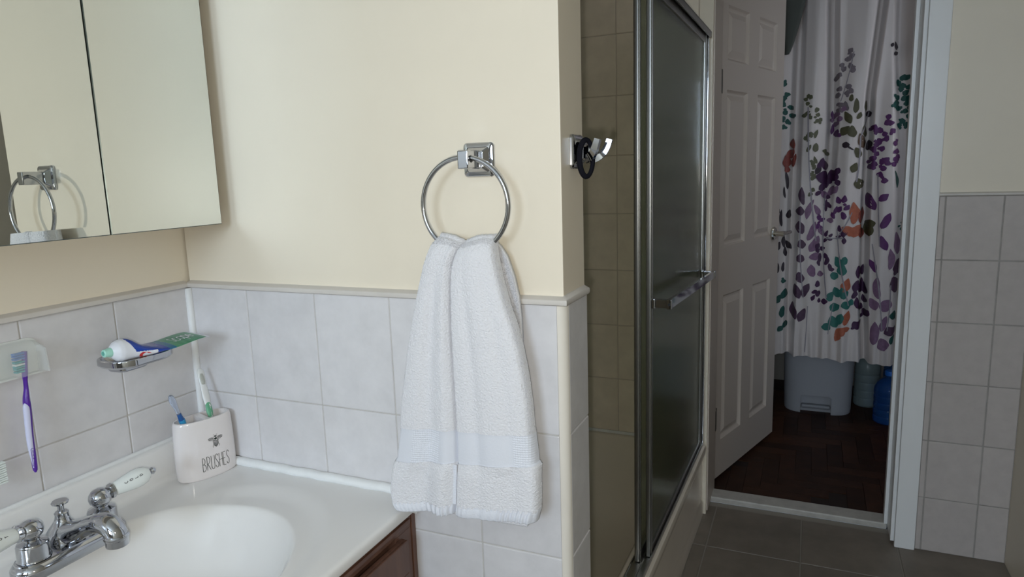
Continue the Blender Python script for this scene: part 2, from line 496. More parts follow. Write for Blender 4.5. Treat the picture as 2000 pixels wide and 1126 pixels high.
# --- far wall: the tub's end wall, the doorway and the tiled stretch right of it
wf = S_('wall_far', boxm((-0.10, D + 0.002, 0.0), (0.7455, 1.80, CEIL)), M['paint'])
obj('end_wall', boxm((1.385, D + 0.004, 0.0), (XR + 0.1, 1.80, CEIL)), M['paint'], wf)
obj('header', boxm((0.7455, D + 0.002, 2.07), (1.385, 1.80, CEIL)), M['paint'], wf)
obj('grout', boxm((-0.02, D - 0.0085, 0.27), (0.7, D + 0.0025, 2.2)), M['grout_tub'], wf)
obj('grout', boxm((1.4375, D + 0.0015, 0.0), (XR, D + 0.0045, 1.199)), M['grout_dark'], wf)
HZ = 0.2129
xs = [-0.02, 0.09, 0.25, 0.41, 0.57, 0.699]
zt = 0.2955
zrows = [zt] + [0.5083 + HZ * k for k in range(9)]
for a, b in zip(xs, xs[1:]):
    for z0, z1 in zip(zrows, zrows[1:]):
        piece('wall_tile', get_tile(b - a - 0.0035, 0.006, z1 - z0 - 0.0035, M['tile_tub']), wf, (a + 0.0017, D - 0.0115, z0 + 0.0017))
ZR2 = 1.195
vx = [1.4385, 1.4567, 1.6091, XR]
for j in range(6):
    z1 = ZR2 - j * TH; z0 = max(z1 - TH, 0.0)
    for a, b in zip(vx, vx[1:]):
        piece('wall_tile', get_tile(b - a - 0.0032, 0.006, z1 - z0 - 0.0032, M['tile_far']), wf, (a + 0.0016, D - 0.001, z0 + 0.0016))
S_('trim_5', profile_run([(o * 0.8, z * 0.85) for o, z in RAIL], [lambda o, z: (1.4378, D + o, ZR2 + z), lambda o, z: (XR, D + o, ZR2 + z)]), M['rail'])
# casing, jambs and stop of the doorway
bmj = boxm((1.3766, D - 0.014, 0.0), (1.4375, D + 0.004, 2.12), 0.003)
S_('trim_6', bmj, M['paint_white'])
bmj = boxm((1.366, D + 0.006, 0.012), (1.385, 1.80, 2.07), 0.001)
box(bmj, (1.354, 1.69, 0.022), (1.366, 1.725, 2.06), 0.002)
S_('trim_7', bmj, M['paint_white'])
bmj = boxm((0.7455, D + 0.01, 0.012), (0.7515, 1.80, 2.07), 0.001)
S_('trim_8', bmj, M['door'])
S_('trim_9', boxm((0.746, 1.700, -0.004), (1.3655, 1.778, 0.020), 0.005, 3), M['saddle'])
S_('trim_11', boxm((0.004, D - 0.0145, 0.2848), (0.70, D - 0.0086, 0.2965), 0.002), M['caulk'])
# tub alcove walls
S_('wall_tub', boxm((-0.12, 0.10, 0.0), (-0.02, D, CEIL)), M['tile_tub'])
# right wall, rear wall with the window, ceiling
wr = S_('wall_right', boxm((XR, REARY, 0.0), (XR + 0.1, 1.80, CEIL)), M['paint'])
bmw = bmesh.new()
x0, x1, z0, z1 = WINX - WINW / 2, WINX + WINW / 2, WINZ - WINH / 2, WINZ + WINH / 2
for lo, hi in [((-0.12, 0.0), (x0, CEIL)), ((x1, 0.0), (XR + 0.1, CEIL)), ((x0, 0.0), (x1, z0)), ((x0, z1), (x1, CEIL))]:
    box(bmw, (lo[0], REARY - 0.12, lo[1]), (hi[0], REARY, hi[1]))
S_('wall_rear', bmw, M['rear'])
bmw = bmesh.new()
for lo, hi in [((x0, z0), (x0 + .03, z1)), ((x1 - .03, z0), (x1, z1)), ((x0, z0), (x1, z0 + .03)), ((x0, z1 - .03), (x1, z1))]:
    box(bmw, (lo[0], REARY - 0.115, lo[1]), (hi[0], REARY - 0.085, hi[1]), 0.003)
wn = S_('window_1', bmw, M['paint_white'])
obj('pane', boxm((x0 + .03, REARY - 0.102, z0 + .03), (x1 - .03, REARY - 0.098, z1 - .03)), M['win_glass'], wn)
S_('ceiling', boxm((-0.12, REARY, CEIL), (2.1, 3.5, CEIL + 0.06)), M['ceiling'])

# --- the dim room beyond the doorway
f2 = S_('floor_beyond', boxm((0.40, 1.775, -0.06), (2.06, 3.46, 0.008)), M['wood_dark'])
bw, bk = 0.064, 4
mH = finish(boxm((0, 0, 0), (bw * bk - 0.0012, bw - 0.0012, 0.005), 0.0006, 1), M['parquet'])
mV = finish(boxm((0, 0, 0), (bw - 0.0012, bw * bk - 0.0012, 0.005), 0.0006, 1), M['parquet'])
ox, oy = 0.86, 1.79
for p in range(-40, 60):
    for q in range(-14, 14):
        hx, hy = p + bk * q, p - bk * q
        for kind in 'HV':
            X = ox + hx * bw; Y = oy + (hy + (1 if kind == 'V' else 0)) * bw
            lx, ly = (bw * bk, bw) if kind == 'H' else (bw, bw * bk)
            if X < 0.66 or X + lx > 1.72 or Y < 1.705 or Y + ly > 3.22: continue
            piece('parquet_block', mH if kind == 'H' else mV, f2, (X, Y, 0.0072))
S_('wall_beyond_left', boxm((0.34, 1.80, 0.0), (0.42, 3.46, CEIL)), M['panel_room'])
bmw = bmesh.new()
ya, yb, za, zb = W2Y - W2W / 2, W2Y + W2W / 2, W2Z - W2H / 2, W2Z + W2H / 2
for lo, hi in [((1.80, 0.0), (ya, CEIL)), ((yb, 0.0), (3.46, CEIL)), ((ya, 0.0), (yb, za)), ((ya, zb), (yb, CEIL))]:
    box(bmw, (2.02, lo[0], lo[1]), (2.10, hi[0], hi[1]))
S_('wall_beyond_right', bmw, M['panel_room'])
bmw = bmesh.new()
for lo, hi in [((ya, za), (ya + .03, zb)), ((yb - .03, za), (yb, zb)), ((ya, za), (yb, za + .03)), ((ya, zb - .03), (yb, zb))]:
    box(bmw, (2.045, lo[0], lo[1]), (2.075, hi[0], hi[1]), 0.003)
wn2 = S_('added_window', bmw, M['paint_white'])  # invented window frame, added around the fill lamp
obj('pane', boxm((2.058, ya + .03, za + .03), (2.062, yb - .03, zb - .03)), M['win_glass'], wn2)
S_('wall_beyond_back', boxm((0.34, 3.42, 0.0), (2.1, 3.5, CEIL)), M['panel_room'])
FZ = 0.0122

# --- open six-panel door
HG = Vector((0.7443, 1.834, 0)); DD = Vector((0.9394, 2.4636, 0)) - HG; DLEN = DD.length; DD.normalize()
DN = Vector((DD.y, -DD.x, 0))       # towards the viewer
dp = lambda s, n, z: HG + DD * s + DN * n + Vector((0, 0, z))
def dbox(bm, s0, s1, n0, n1, z0, z1, bev=0.0):
    vs = box(bm, (s0, n0, z0), (s1, n1, z1), bev)
def to_door(bm):
    for v in bm.verts: v.co = dp(v.co.x, v.co.y, v.co.z)
    return bm
PAN = [(s0, s1, z0, z1) for (s0, s1) in ((0.056, 0.262), (0.362, 0.566)) for (z0, z1) in ((0.187, 0.797), (0.995, 1.597), (1.706, 1.905))]
bmd = bmesh.new()
dbox(bmd, 0.0, DLEN, -0.030, -0.012, 0.03, 2.03)
ss = [0.0, 0.056, 0.262, 0.362, 0.566, DLEN]
zz = [0.03, 0.187, 0.797, 0.995, 1.597, 1.706, 1.905, 2.03]
for i in range(5):
    for j in range(7):
        if i in (1, 3) and j in (1, 3, 5): continue
        dbox(bmd, ss[i], ss[i + 1], -0.013, 0.0, zz[j], zz[j + 1])
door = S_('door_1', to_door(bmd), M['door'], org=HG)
for s0, s1, z0, z1 in PAN:
    bmp = bmesh.new()
    def loop(ins, n): return [bmp.verts.new((s, n, z)) for s, z in ((s0 + ins, z0 + ins), (s1 - ins, z0 + ins), (s1 - ins, z1 - ins), (s0 + ins, z1 - ins))]
    rg = [loop(0.0, -0.0005), loop(0.006, -0.009), loop(0.011, -0.0125), loop(0.016, -0.0125), loop(0.040, -0.002)]
    ringface(bmp, rg, cap0=False)
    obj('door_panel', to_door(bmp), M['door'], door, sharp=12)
bmh = bmesh.new()
hp = dp(0.585, 0.0, 1.0)
lathe(bmh, [(0.0, 0), (0.030, 0.0), (0.031, 0.006), (0.026, 0.011), (0.012, 0.013), (0.011, 0.03), (0.012, 0.05), (0.0, 0.05)], hp, DN, 24)
tube(bmh, [hp + DN * 0.043 + DD * t for t in (-0.008, 0.03, 0.07, 0.105)], [0.0085, 0.009, 0.0085, 0.0075], 12)
obj('door_handle', bmh, M['nickel'], door)
for zc_ in (1.62, 0.30):
    bmh = bmesh.new()
    lathe(bmh, [(0.0, 0), (0.006, 0.0), (0.006, 0.085), (0.0, 0.085)], dp(-0.008, 0.004, zc_ - 0.042), (0, 0, 1), 12)
    box(bmh, (0.7517, 1.79, zc_ - 0.042), (0.7533, 1.815, zc_ + 0.042))
    obj('hinge', bmh, M['brass'], door)

# ============================================================ BATHTUB AND SHOWER DOORS
EX = 0.0179
shx = lambda x, y: x + EX * (y - 0.74)
def rrect(x0, x1, y0, y1, r, n=6):
    out = []
    for cx, cy, a0 in ((x1 - r, y1 - r, 0), (x0 + r, y1 - r, 90), (x0 + r, y0 + r, 180), (x1 - r, y0 + r, 270)):
        for k in range(n + 1):
            a = math.radians(a0 + 90 * k / n)
            out.append((cx + r * math.cos(a), cy + r * math.sin(a)))
    return out
bmt = bmesh.new()
rings = []
def tring(x0, x1, y0, y1, r, z):
    rings.append([bmt.verts.new((shx(x, y), y, z)) for x, y in rrect(x0, x1, y0, y1, r)])
TY0, TY1 = 0.110, D - 0.006
tring(0.0, 0.722, TY0, TY1, 0.006, 0.0)
tring(0.0, 0.722, TY0, TY1, 0.006, 0.05)
tring(0.0, 0.716, TY0, TY1, 0.006, 0.062)
tring(0.0, 0.716, TY0, TY1, 0.006, 0.235)
tring(0.0, 0.7285, TY0, TY1, 0.006, 0.250)
tring(0.0, 0.731, TY0, TY1, 0.008, 0.270)
tring(0.001, 0.7285, TY0 + .001, TY1 - .001, 0.008, 0.2815)
tring(0.002, 0.723, TY0 + .002, TY1 - .002, 0.008, 0.2845)
tring(0.045, 0.662, 0.17, TY1 - 0.018, 0.05, 0.2845)
tring(0.052, 0.655, 0.18, TY1 - 0.024, 0.055, 0.280)
tring(0.062, 0.643, 0.20, TY1 - 0.04, 0.07, 0.255)
tring(0.085, 0.62, 0.24, 1.36, 0.10, 0.10)
tring(0.11, 0.595, 0.28, 1.27, 0.11, 0.060)
tring(0.18, 0.52, 0.38, 1.15, 0.12, 0.050)
ringface(bmt, rings)
tub = obj('bathtub', bmt, M['tub'])
tag(tub, 'beige enamel bathtub behind the sliding shower doors', 'bathtub')

def sbar(bm, x0, x1, y0, y1, z0, z1, bev=0.0015):
    b2 = bmesh.new(); box(b2, (x0, y0, z0), (x1, y1, z1), bev)
    for v in b2.verts: v.co.x = shx(v.co.x, v.co.y)
    me = bpy.data.meshes.new('t'); b2.to_mesh(me); b2.free(); bm.from_mesh(me); bpy.data.meshes.remove(me)
bm = bmesh.new()
sbar(bm, 0.672, 0.720, 0.125, 1.555, 0.2848, 0.2885)
for xa in (0.672, 0.6975, 0.717): sbar(bm, xa, xa + 0.003, 0.125, 1.555, 0.2848, 0.299 if xa > 0.71 else 0.293, 0.0008)
sf = S_('shower_frame', bm, M['chrome_dull'])  # fixed metal frame of the shower doors: track, header and jambs
bm = bmesh.new()
sbar(bm, 0.672, 0.728, 0.112, 1.572, 1.752, 1.758); sbar(bm, 0.722, 0.728, 0.112, 1.572, 1.738, 1.758); sbar(bm, 0.672, 0.676, 0.112, 1.572, 1.738, 1.758)
obj('header_rail', bm, M['chrome_dull'], sf)
bm = bmesh.new(); sbar(bm, 0.676, 0.722, 1.555, 1.573, 0.2862, 1.752); obj('wall_jamb', bm, M['chrome'], sf)
bm = bmesh.new(); sbar(bm, 0.676, 0.722, 0.1065, 0.124, 0.2862, 1.752); obj('wall_jamb', bm, M['chrome_dull'], sf)

def shower_panel(x, y0, y1, label, bar):
    t = thing('shower_door', label, 'shower door', (shx(x, y0), y0, 0.290), 'sliding shower doors')
    for a, b in ((y0, y0 + 0.026), (y1 - 0.026, y1)):
        bm = bmesh.new(); sbar(bm, x - 0.0065, x + 0.0065, a, b, 0.2895, 1.742, 0.003)
        sbar(bm, x + 0.0065, x + 0.0085, a + 0.004, a + 0.012, 0.2895, 1.742, 0.0008)
        obj('stile', bm, M['chrome_dull'], t)
    for a, b in ((0.2895, 0.312), (1.718, 1.742)):
        bm = bmesh.new(); sbar(bm, x - 0.0065, x + 0.0065, y0 + 0.026, y1 - 0.026, a, b, 0.002)
        obj('rail', bm, M['chrome_dull'], t)
    bm = bmesh.new(); sbar(bm, x - 0.0022, x + 0.0022, y0 + 0.02, y1 - 0.02, 0.308, 1.722, 0)
    obj('glass', bm, M['glass'], t)
    if bar:
        bm = bmesh.new()
        ya, yb = y0 + 0.013, y1 - 0.06
        n = 10
        pts = [Vector((shx(x + 0.050, ya + (yb - ya) * i / n), ya + (yb - ya) * i / n, 0.976 - 0.034 * i / n)) for i in range(n + 1)]
        rr = [[bm.verts.new(p + Vector((ox_, 0, oz))) for ox_, oz in ((-0.004, -0.012), (0.004, -0.012), (0.004, 0.012), (-0.004, 0.012))] for p in pts]
        ringface(bm, rr)
        b = obj('towel_bar', bm, M['chrome'], t, sharp=20)
        for yy, zc_ in ((ya, 0.976), (yb, 0.942)):
            bm = bmesh.new()
            sbar(bm, x + 0.0065, x + 0.016, yy - 0.011, yy + 0.011, zc_ - 0.013, zc_ + 0.013, 0.003)
            sbar(bm, x + 0.016, x + 0.046, yy - 0.007, yy + 0.007, zc_ - 0.0105, zc_ + 0.0105, 0.002)
            sbar(bm, x + 0.044, x + 0.057, yy - 0.012, yy + 0.006, zc_ - 0.0125, zc_ + 0.0125, 0.002)
            k = obj('bracket', bm, M['chrome'], t)
        bm = bmesh.new(); lathe(bm, [(0, 0), (0.0035, 0), (0.0035, 0.0015), (0, 0.0015)], (shx(x + 0.051, ya), ya - 0.0115, 0.976), (0, -1, 0), 14)
        obj('screw_hole', bm, M['ink2'], t)
    return t
shower_panel(0.7085, 0.745, 1.553, 'outer sliding shower door of obscure glass, with a metal towel bar across it', True)
shower_panel(0.6865, 0.712, 1.545, 'inner sliding shower door of obscure glass, behind the one with the towel bar', False)

# ============================================================ VANITY CABINET, TOP, FAUCET
van = thing('vanity_cabinet', 'reddish brown wooden vanity cabinet under the white sink top', 'cabinet', (0.24, -0.48, 0.0))
VY0, VY1 = -0.955, -0.0135
bm = bmesh.new()
box(bm, (0.02, VY0, 0.09), (0.456, VY0 + 0.016, 0.7585)); box(bm, (0.02, VY1 - 0.016, 0.09), (0.456, VY1, 0.7585)); box(bm, (0.02, VY0 + 0.016, 0.09), (0.456, VY1 - 0.016, 0.106)); box(bm, (0.40, VY0, 0.0), (0.416, VY1, 0.09))
obj('body', bm, M['wood'], van)
bm = bmesh.new()
for a, b, c, d in ((VY0, VY1, 0.727, 0.7585), (VY0, VY1, 0.09, 0.12), (VY1 - 0.045, VY1, 0.12, 0.727), (VY0, VY0 + 0.045, 0.12, 0.727), (-0.51, -0.46, 0.12, 0.727)):
    box(bm, (0.4555, a, c), (0.4715, b, d), 0.001)
obj('face_frame', bm, M['wood'], van)
bm = bmesh.new(); box(bm, (0.4715, VY0 + 0.01, 0.7365), (0.4755, VY1 - 0.005, 0.7445), 0.0015)
obj('ledge_strip', bm, M['wood'], van)
for ya, yb, ky in ((-0.474, -0.045, -0.43), (-0.925, -0.496, -0.54)):
    bm = bmesh.new()
    box(bm, (0.4725, ya, 0.105), (0.4815, yb, 0.722), 0.002)
    for a, b, c, d in ((ya, yb, 0.665, 0.722), (ya, yb, 0.105, 0.162), (ya, ya + 0.057, 0.162, 0.665), (yb - 0.057, yb, 0.162, 0.665)):
        box(bm, (0.481, a, c), (0.4865, b, d), 0.002)
    box(bm, (0.481, ya + 0.070, 0.175), (0.486, yb - 0.070, 0.652), 0.004)
    dr_ = obj('door', bm, M['wood'], van)
    bm = bmesh.new(); lathe(bm, [(0, 0), (0.006, 0), (0.006, 0.012), (0.014, 0.018), (0.013, 0.026), (0, 0.028)], (0.4865, ky, 0.60), (1, 0, 0), 18)
    obj('knob', bm, M['nickel'], dr_)
bm = boxm((0.44, -0.0125, 0.0), (0.4735, -0.0008, 0.757), 0.001)
obj('filler_strip', bm, M['wood'], van)

ZC = 0.7775
def bowl_depth(x, y):
    ro = math.hypot((x - 0.25) / 0.222, (y + 0.33) / 0.285)
    dish = 0.0065 * (1 - sstep(0.84, 1.0, ro)) * sstep(0.115, 0.20, x)
    ri = math.hypot((x - 0.247) / 0.182, (y + 0.33) / 0.212)
    t = max(0.0, 1 - ri)
    b = 0.14 * (1 - math.exp(-4.5 * t)) * (t / (t + 0.07))
    return dish + b
prof = [(0.0012, 0.80), (0.0012, 0.8415), (0.003, 0.8435), (0.0135, 0.8435), (0.0165, 0.8415), (0.018, 0.838), (0.0195, 0.822), (0.021, 0.806)]
for a in range(0, 91, 15):
    prof.append((0.0335 - 0.012 * math.cos(math.radians(a)), 0.7895 - 0.012 * math.sin(math.radians(a))))
flat0 = len(prof)
NX = 190
prof += [(0.0335 + (0.4795 - 0.0335) * k / NX, None) for k in range(1, NX + 1)]
for a in range(15, 91, 15):
    prof.append((0.4795 + 0.0075 * math.sin(math.radians(a)), 0.770 + 0.0075 * math.cos(math.radians(a))))
prof += [(0.487, 0.7625), (0.4855, 0.7595), (0.46, 0.7595)]
NYv = 360
ys = [-0.0015 - 0.985 * k / NYv for k in range(NYv + 1)]
bm = bmesh.new()
rows = []
for y in ys:
    rows.append([bm.verts.new((x, y, (ZC - bowl_depth(x, y)) if z is None else z)) for x, z in prof])
ringface(bm, rows, closed_u=False, cap0=False, cap1=False)
# close the underside round the bowl and the ends
bm.faces.new([v for v in rows[0]]); bm.faces.new(list(reversed(rows[-1])))
top = obj('bathroom_sink', bm, M['marble'])
tag(top, 'white cultured marble vanity top with moulded oval sink and low backsplash', 'sink')
bm = bmesh.new()
lathe(bm, [(0, 0.0), (0.021, 0.0), (0.023, 0.002), (0.020, 0.004), (0.014, 0.003), (0, 0.003)], (0.247, -0.33, ZC - bowl_depth(0.247, -0.33)), (0, 0, 1), 24)
obj('drain', bm, M['chrome'], top)
bm = bmesh.new()
box(bm, (0.4705, -0.0123, 0.7500), (0.4842, -0.0008, 0.7588), 0.0015)
obj('end_seal', bm, M['caulk'], top)

# ---- faucet
FY, FX = -0.3325, 0.092
fa = thing('faucet', 'chrome two-handle faucet with white porcelain levers on the sink', 'faucet', (FX, FY, ZC))
bm = bmesh.new()
def stadium(hx, hy, z, n=14):
    out = []
    for s, a0 in ((1, 0), (-1, 180)):
        for k in range(n + 1):
            a = math.radians(a0 + 180 * k / n)
            out.append(bm.verts.new((FX + hx * math.cos(a), FY + s * (hy - hx) + hx * math.sin(a), z)))
    return out
rings = [stadium(0.0275, 0.082, ZC + 0.0003), stadium(0.0280, 0.0825, ZC + 0.004), stadium(0.0275, 0.082, ZC + 0.012), stadium(0.025, 0.0795, ZC + 0.0165), stadium(0.022, 0.0765, ZC + 0.019), stadium(0.0215, 0.076, ZC + 0.021), stadium(0.012, 0.066, ZC + 0.0225)]
ringface(bm, rings)
obj('base_plate', bm, M['chrome'], fa)
bm = bmesh.new()
sp = catmull([(0.078, FY, ZC + 0.027), (0.100, FY, ZC + 0.034), (0.124, FY, ZC + 0.045), (0.148, FY, ZC + 0.0560), (0.168, FY, ZC + 0.0615), (0.184, FY, ZC + 0.060), (0.193, FY, ZC + 0.052), (0.195, FY, ZC + 0.045)], 5)
rad = [interp([(0.075, 0.019), (0.095, 0.018), (0.125, 0.0135), (0.15, 0.0130), (0.172, 0.0150), (0.2, 0.0150)], p.x) for p in sp]
tube(bm, sp, rad, 22)
lathe(bm, [(0, 0.0), (0.0262, 0.0), (0.0262, 0.004), (0.0247, 0.010), (0.0205, 0.017), (0.0150, 0.0235), (0.0110, 0.029), (0.0093, 0.034), (0.0088, 0.039), (0.0096, 0.0415), (0.0078, 0.0432), (0, 0.0432)], (0.080, FY, ZC + 0.0205), (0, 0, 1), 28)
obj('spout', bm, M['chrome'], fa)
bm = bmesh.new()
lathe(bm, [(0, 0.0), (0.0125, 0.0), (0.0148, 0.001), (0.0150, 0.010), (0.0165, 0.012), (0.0165, 0.015), (0.015, 0.017), (0, 0.017)], (0.195, FY, ZC + 0.033), (0, 0, 1), 24)
obj('aerator', bm, M['chrome'], fa)
bm = bmesh.new()
lathe(bm, [(0, 0), (0.0042, 0), (0.0044, 0.009), (0.0060, 0.0115), (0.0108, 0.0130), (0.0115, 0.0150), (0.0100, 0.0168), (0, 0.0172)], (0.080, FY, ZC + 0.0632), (0, 0, 1), 22)
obj('lift_rod', bm, M['chrome'], fa)
for s, word in ((1, 'COLD'), (-1, 'HOT')):
    hy = FY + s * 0.0515
    bm = bmesh.new()
    lathe(bm, [(0, 0), (0.0205, 0), (0.0215, 0.001), (0.0205, 0.003), (0.0200, 0.021), (0.0185, 0.0240), (0.0130, 0.0258), (0.0100, 0.027), (0.0095, 0.029), (0.011, 0.031), (0.0148, 0.035), (0.0162, 0.041), (0.0150, 0.047), (0.0110, 0.0525), (0.005, 0.0550), (0, 0.0553)], (FX, hy, ZC + 0.0215), (0, 0, 1), 28)
    hub = obj('handle_hub', bm, M['chrome'], fa)
    ax = Vector((0.16 if s > 0 else 0.10, s * 0.98, 0.10)).normalized()
    p0 = Vector((FX, hy, ZC + 0.0215 + 0.043)) + ax * 0.014
    bm = bmesh.new()
    lathe(bm, [(0, 0), (0.0075, 0.0), (0.0115, 0.003), (0.012, 0.007), (0.008, 0.010), (0, 0.010)], p0 - ax * 0.002, ax, 20)
    obj('lever_collar', bm, M['chrome'], fa)
    bm = bmesh.new()
    lathe(bm, [(0, 0), (0.0075, 0.0), (0.0045, 0.004), (0.006, 0.007), (0.0035, 0.011), (0, 0.012)], p0 + ax * 0.0625, ax, 16)
    obj('lever_tip', bm, M['chrome'], fa)
    bm = bmesh.new()
    LP = [(0, 0), (0.0095, 0.0), (0.0105, 0.002), (0.0125, 0.014), (0.0148, 0.030), (0.0150, 0.040), (0.0130, 0.049), (0.0085, 0.055), (0, 0.056)]
    lathe(bm, LP, p0 + ax * 0.0075, ax, 26)
    lev = obj('lever', bm, M['porcelain'], fa)
    tag(lev, 'white porcelain lever lettered ' + word)
    bm = bmesh.new()
    side = Vector((0.80, -0.30, 0.62)); side = (side - ax * side.dot(ax)).normalized()
    tang = ax.cross(side).normalized()
    def put(a, b, off, p0=p0, ax=ax, side=side, tang=tang):
        r = interp([(0.0, 0.0105), (0.014, 0.0125), (0.03, 0.0148), (0.04, 0.015), (0.05, 0.0125)], a) + off
        th = b / r
        return p0 + ax * (0.0075 + a) + (side * math.cos(th) + tang * math.sin(th)) * r
    # letters stacked along the lever, each turned across it
    step = 0.0076 if s > 0 else 0.009
    for i, ch in enumerate(word):
        aa = (0.013 + step * i) if s > 0 else (0.016 + step * (len(word) - 1 - i))
        if s > 0: p2 = lambda a, b, off, aa=aa: put(aa + 0.0045 - b, -a + 0.0012 * 1.0, off)
        else: p2 = lambda a, b, off, aa=aa: put(aa + b, a - 0.0012, off)
        write(bm, ch, -0.0012, 0.0, 0.0046, 0.0008, p2, off=0.00025)
    obj('lettering', bm, M['ink2'], lev)

# ============================================================ THINGS AT THE VANITY
def bool_cut(bm, cutters):
    """subtract the cutter bmeshes from bm (exact boolean), returns a new bmesh"""
    def tmp(b):
        bmesh.ops.recalc_face_normals(b, faces=b.faces[:])
        me = bpy.data.meshes.new('tmp'); b.to_mesh(me); b.free()
        o = bpy.data.objects.new('tmp', me); COL.objects.link(o); return o
    a = tmp(bm); cs = [tmp(c) for c in cutters]
    for c in cs:
        md = a.modifiers.new('b', 'BOOLEAN'); md.operation = 'DIFFERENCE'; md.solver = 'EXACT'; md.object = c
    bpy.context.view_layer.update()
    ev = a.evaluated_get(bpy.context.evaluated_depsgraph_get())
    me = bpy.data.meshes.new_from_object(ev)
    out = bmesh.new(); out.from_mesh(me)
    bpy.data.meshes.remove(me)
    for o in [a] + cs:
        d = o.data; bpy.data.objects.remove(o); bpy.data.meshes.remove(d)
    return out

# ---- mirrored medicine cabinet on the left wall
MX, MZ0, MZ1 = 0.127, 1.2365, 1.905
CY = [-0.0225, -0.2320, -0.4415, -0.6510]
mc = thing('medicine_cabinet', 'frameless mirrored medicine cabinet on the wall above the sink', 'cabinet', (0.0, -0.3367, MZ0))
obj('body', boxm((-0.0035, CY[3] + 0.002, MZ0 + 0.002), (0.1205, CY[0] - 0.002, MZ1 - 0.002), 0.001), M['cab_side'], mc)
for a, b in zip(CY[1:], CY):
    bm = bmesh.new()
    y0, y1 = a + 0.0009, b - 0.0009
    def lp(ins, x): return [bm.verts.new((x, y, z)) for y, z in ((y0 + ins, MZ0 + ins), (y1 - ins, MZ0 + ins), (y1 - ins, MZ1 - ins), (y0 + ins, MZ1 - ins))]
    rg = [lp(0, MX - 0.0060), lp(0, MX - 0.0012), lp(0.0012, MX - 0.00032), lp(0.0150, MX)]
    ringface(bm, rg)
    for f in bm.faces: f.material_index = 0
    bm.faces.ensure_lookup_table()
    me_faces = list(bm.faces)
    for f in me_faces:
        xs_ = [v.co.x for v in f.verts]
        f.material_index = 0 if (min(xs_) > MX - 0.0004) else 1
    obj('mirror_door', bm, [M['mirror'], M['edge']], mc, sharp=0.1)

# ---- toothbrush holder
HC, E1, E2 = Vector((0.062, -0.056, ZC)), Vector((0.277, 0.961, 0)), Vector((0.961, -0.277, 0))
HH = 0.1105
def selip(a, b, k, n, ex=2.35):
    t = 2 * math.pi * k / n
    c, s = math.cos(t), math.sin(t)
    return (a * math.copysign(abs(c) ** (2 / ex), c), b * math.copysign(abs(s) ** (2 / ex), s))
def hpos(a, b, z): return HC + E1 * a + E2 * b + Vector((0, 0, z))
bm = bmesh.new(); NN = 64
rings = []
for z, k in ((0.0003, 0.93), (0.0015, 0.965), (0.004, 0.985), (0.03, 1.0), (0.07, 0.985), (0.098, 0.965), (0.105, 0.955), (0.1085, 0.935), (0.1102, 0.905), (0.1105, 0.87)):
    rings.append([bm.verts.new(hpos(*selip(0.0545 * k, 0.0275 * k + (0 if k > .9 else -0.0005), i, NN), z)) for i in range(NN)])
ringface(bm, rings)
cut = []
for s in (1, -1):
    c = bmesh.new()
    pl = [(0.0055, -0.016), (0.0055, 0.0)]
    loop = []
    for i in range(24):
        a, b = selip(0.0485, 0.0222, i, 24, 2.1)
        loop.append((max(a, 0.0055), b))
    loop2 = []
    for p in loop:
        if not loop2 or (abs(p[0] - loop2[-1][0]) + abs(p[1] - loop2[-1][1])) > 1e-4: loop2.append(p)
    lo = [c.verts.new(hpos(s * a, b, 0.02)) for a, b in loop2]; hi = [c.verts.new(hpos(s * a, b, 0.13)) for a, b in loop2]
    ringface(c, [lo, hi]); cut.append(c)
bm = bool_cut(bm, cut)
hold = obj('toothbrush_holder', bm, M['ceramic'], org=HC, sharp=40)
tag(hold, 'oval blush white ceramic holder lettered BRUSHES with a bee', 'toothbrush holder')
def put_h(a, b, off):
    # front face of the holder: solve the superellipse for the outward offset
    k = interp([(0.0, 0.985), (0.03, 1.0), (0.07, 0.985), (0.098, 0.965), (0.11, 0.94)], b)
    A, B = 0.0545 * k, 0.0275 * k
    r = min(0.995, abs(a) / A)
    return hpos(a, B * (1 - r ** 2.35) ** (1 / 2.35) + off, b)
random.seed(3)
bm = bmesh.new()
write(bm, 'BRUSHES', -0.0195, 0.0160, 0.0255, 0.0009, put_h, gap=0.17, xs=0.46, wob=0.05)
obj('lettering', bm, M['ink'], hold, sharp=180)
bm = bmesh.new()
bx, bz = 0.0085, 0.0675
P = lambda a, b, o: put_h(bx + a * 1.0, bz + b, o)
blob(bm, 0, 0.0035, 0.0024, 0.0022, 0, P, 0.0004); blob(bm, 0.0, 0.0078, 0.0022, 0.0013, 0, P, 0.0004)
for i, (zz_, hw) in enumerate(((-0.0008, .0036), (-0.0033, .0044), (-0.0058, .0042), (-0.0082, .0034), (-0.0102, .0022))):
    ribbon(bm, [(-hw, zz_ + .0009), (-hw * .5, zz_), (0, zz_ - .0004), (hw * .5, zz_), (hw, zz_ + .0009)], 0.0013, P, 0.0004)
ribbon(bm, [(-.0036, 0), (-.0047, -.004), (-.0036, -.0085), (0, -.0122), (.0036, -.0085), (.0047, -.004), (.0036, 0)], 0.0006, P, 0.0004)
for s in (-1, 1):
    wing = [(s * .0022, .004), (s * .006, .0066), (s * .0105, .0072), (s * .0135, .0056), (s * .0125, .0028), (s * .008, .0014), (s * .003, .002), (s * .0022, .004)]
    ribbon(bm, wing, 0.0007, P, 0.0004)
    for q in (0.0028, 0.0040, 0.0052): ribbon(bm, [(s * .004, q), (s * .008, q + .0006), (s * .012, q + .0004)], 0.0006, P, 0.0004)
    ribbon(bm, [(s * .0012, .0085), (s * .0022, .0108), (s * .0038, .0115)], 0.0005, P, 0.0004)
    ribbon(bm, [(s * .0026, .0015), (s * .0048, .0002), (s * .0058, -.0018)], 0.0006, P, 0.0004)
    ribbon(bm, [(s * .004, -.006), (s * .0062, -.0088), (s * .006, -.012)], 0.0006, P, 0.0004)
    ribbon(bm, [(s * .0022, .0075), (s * .0042, .0070)], 0.0006, P, 0.0004)
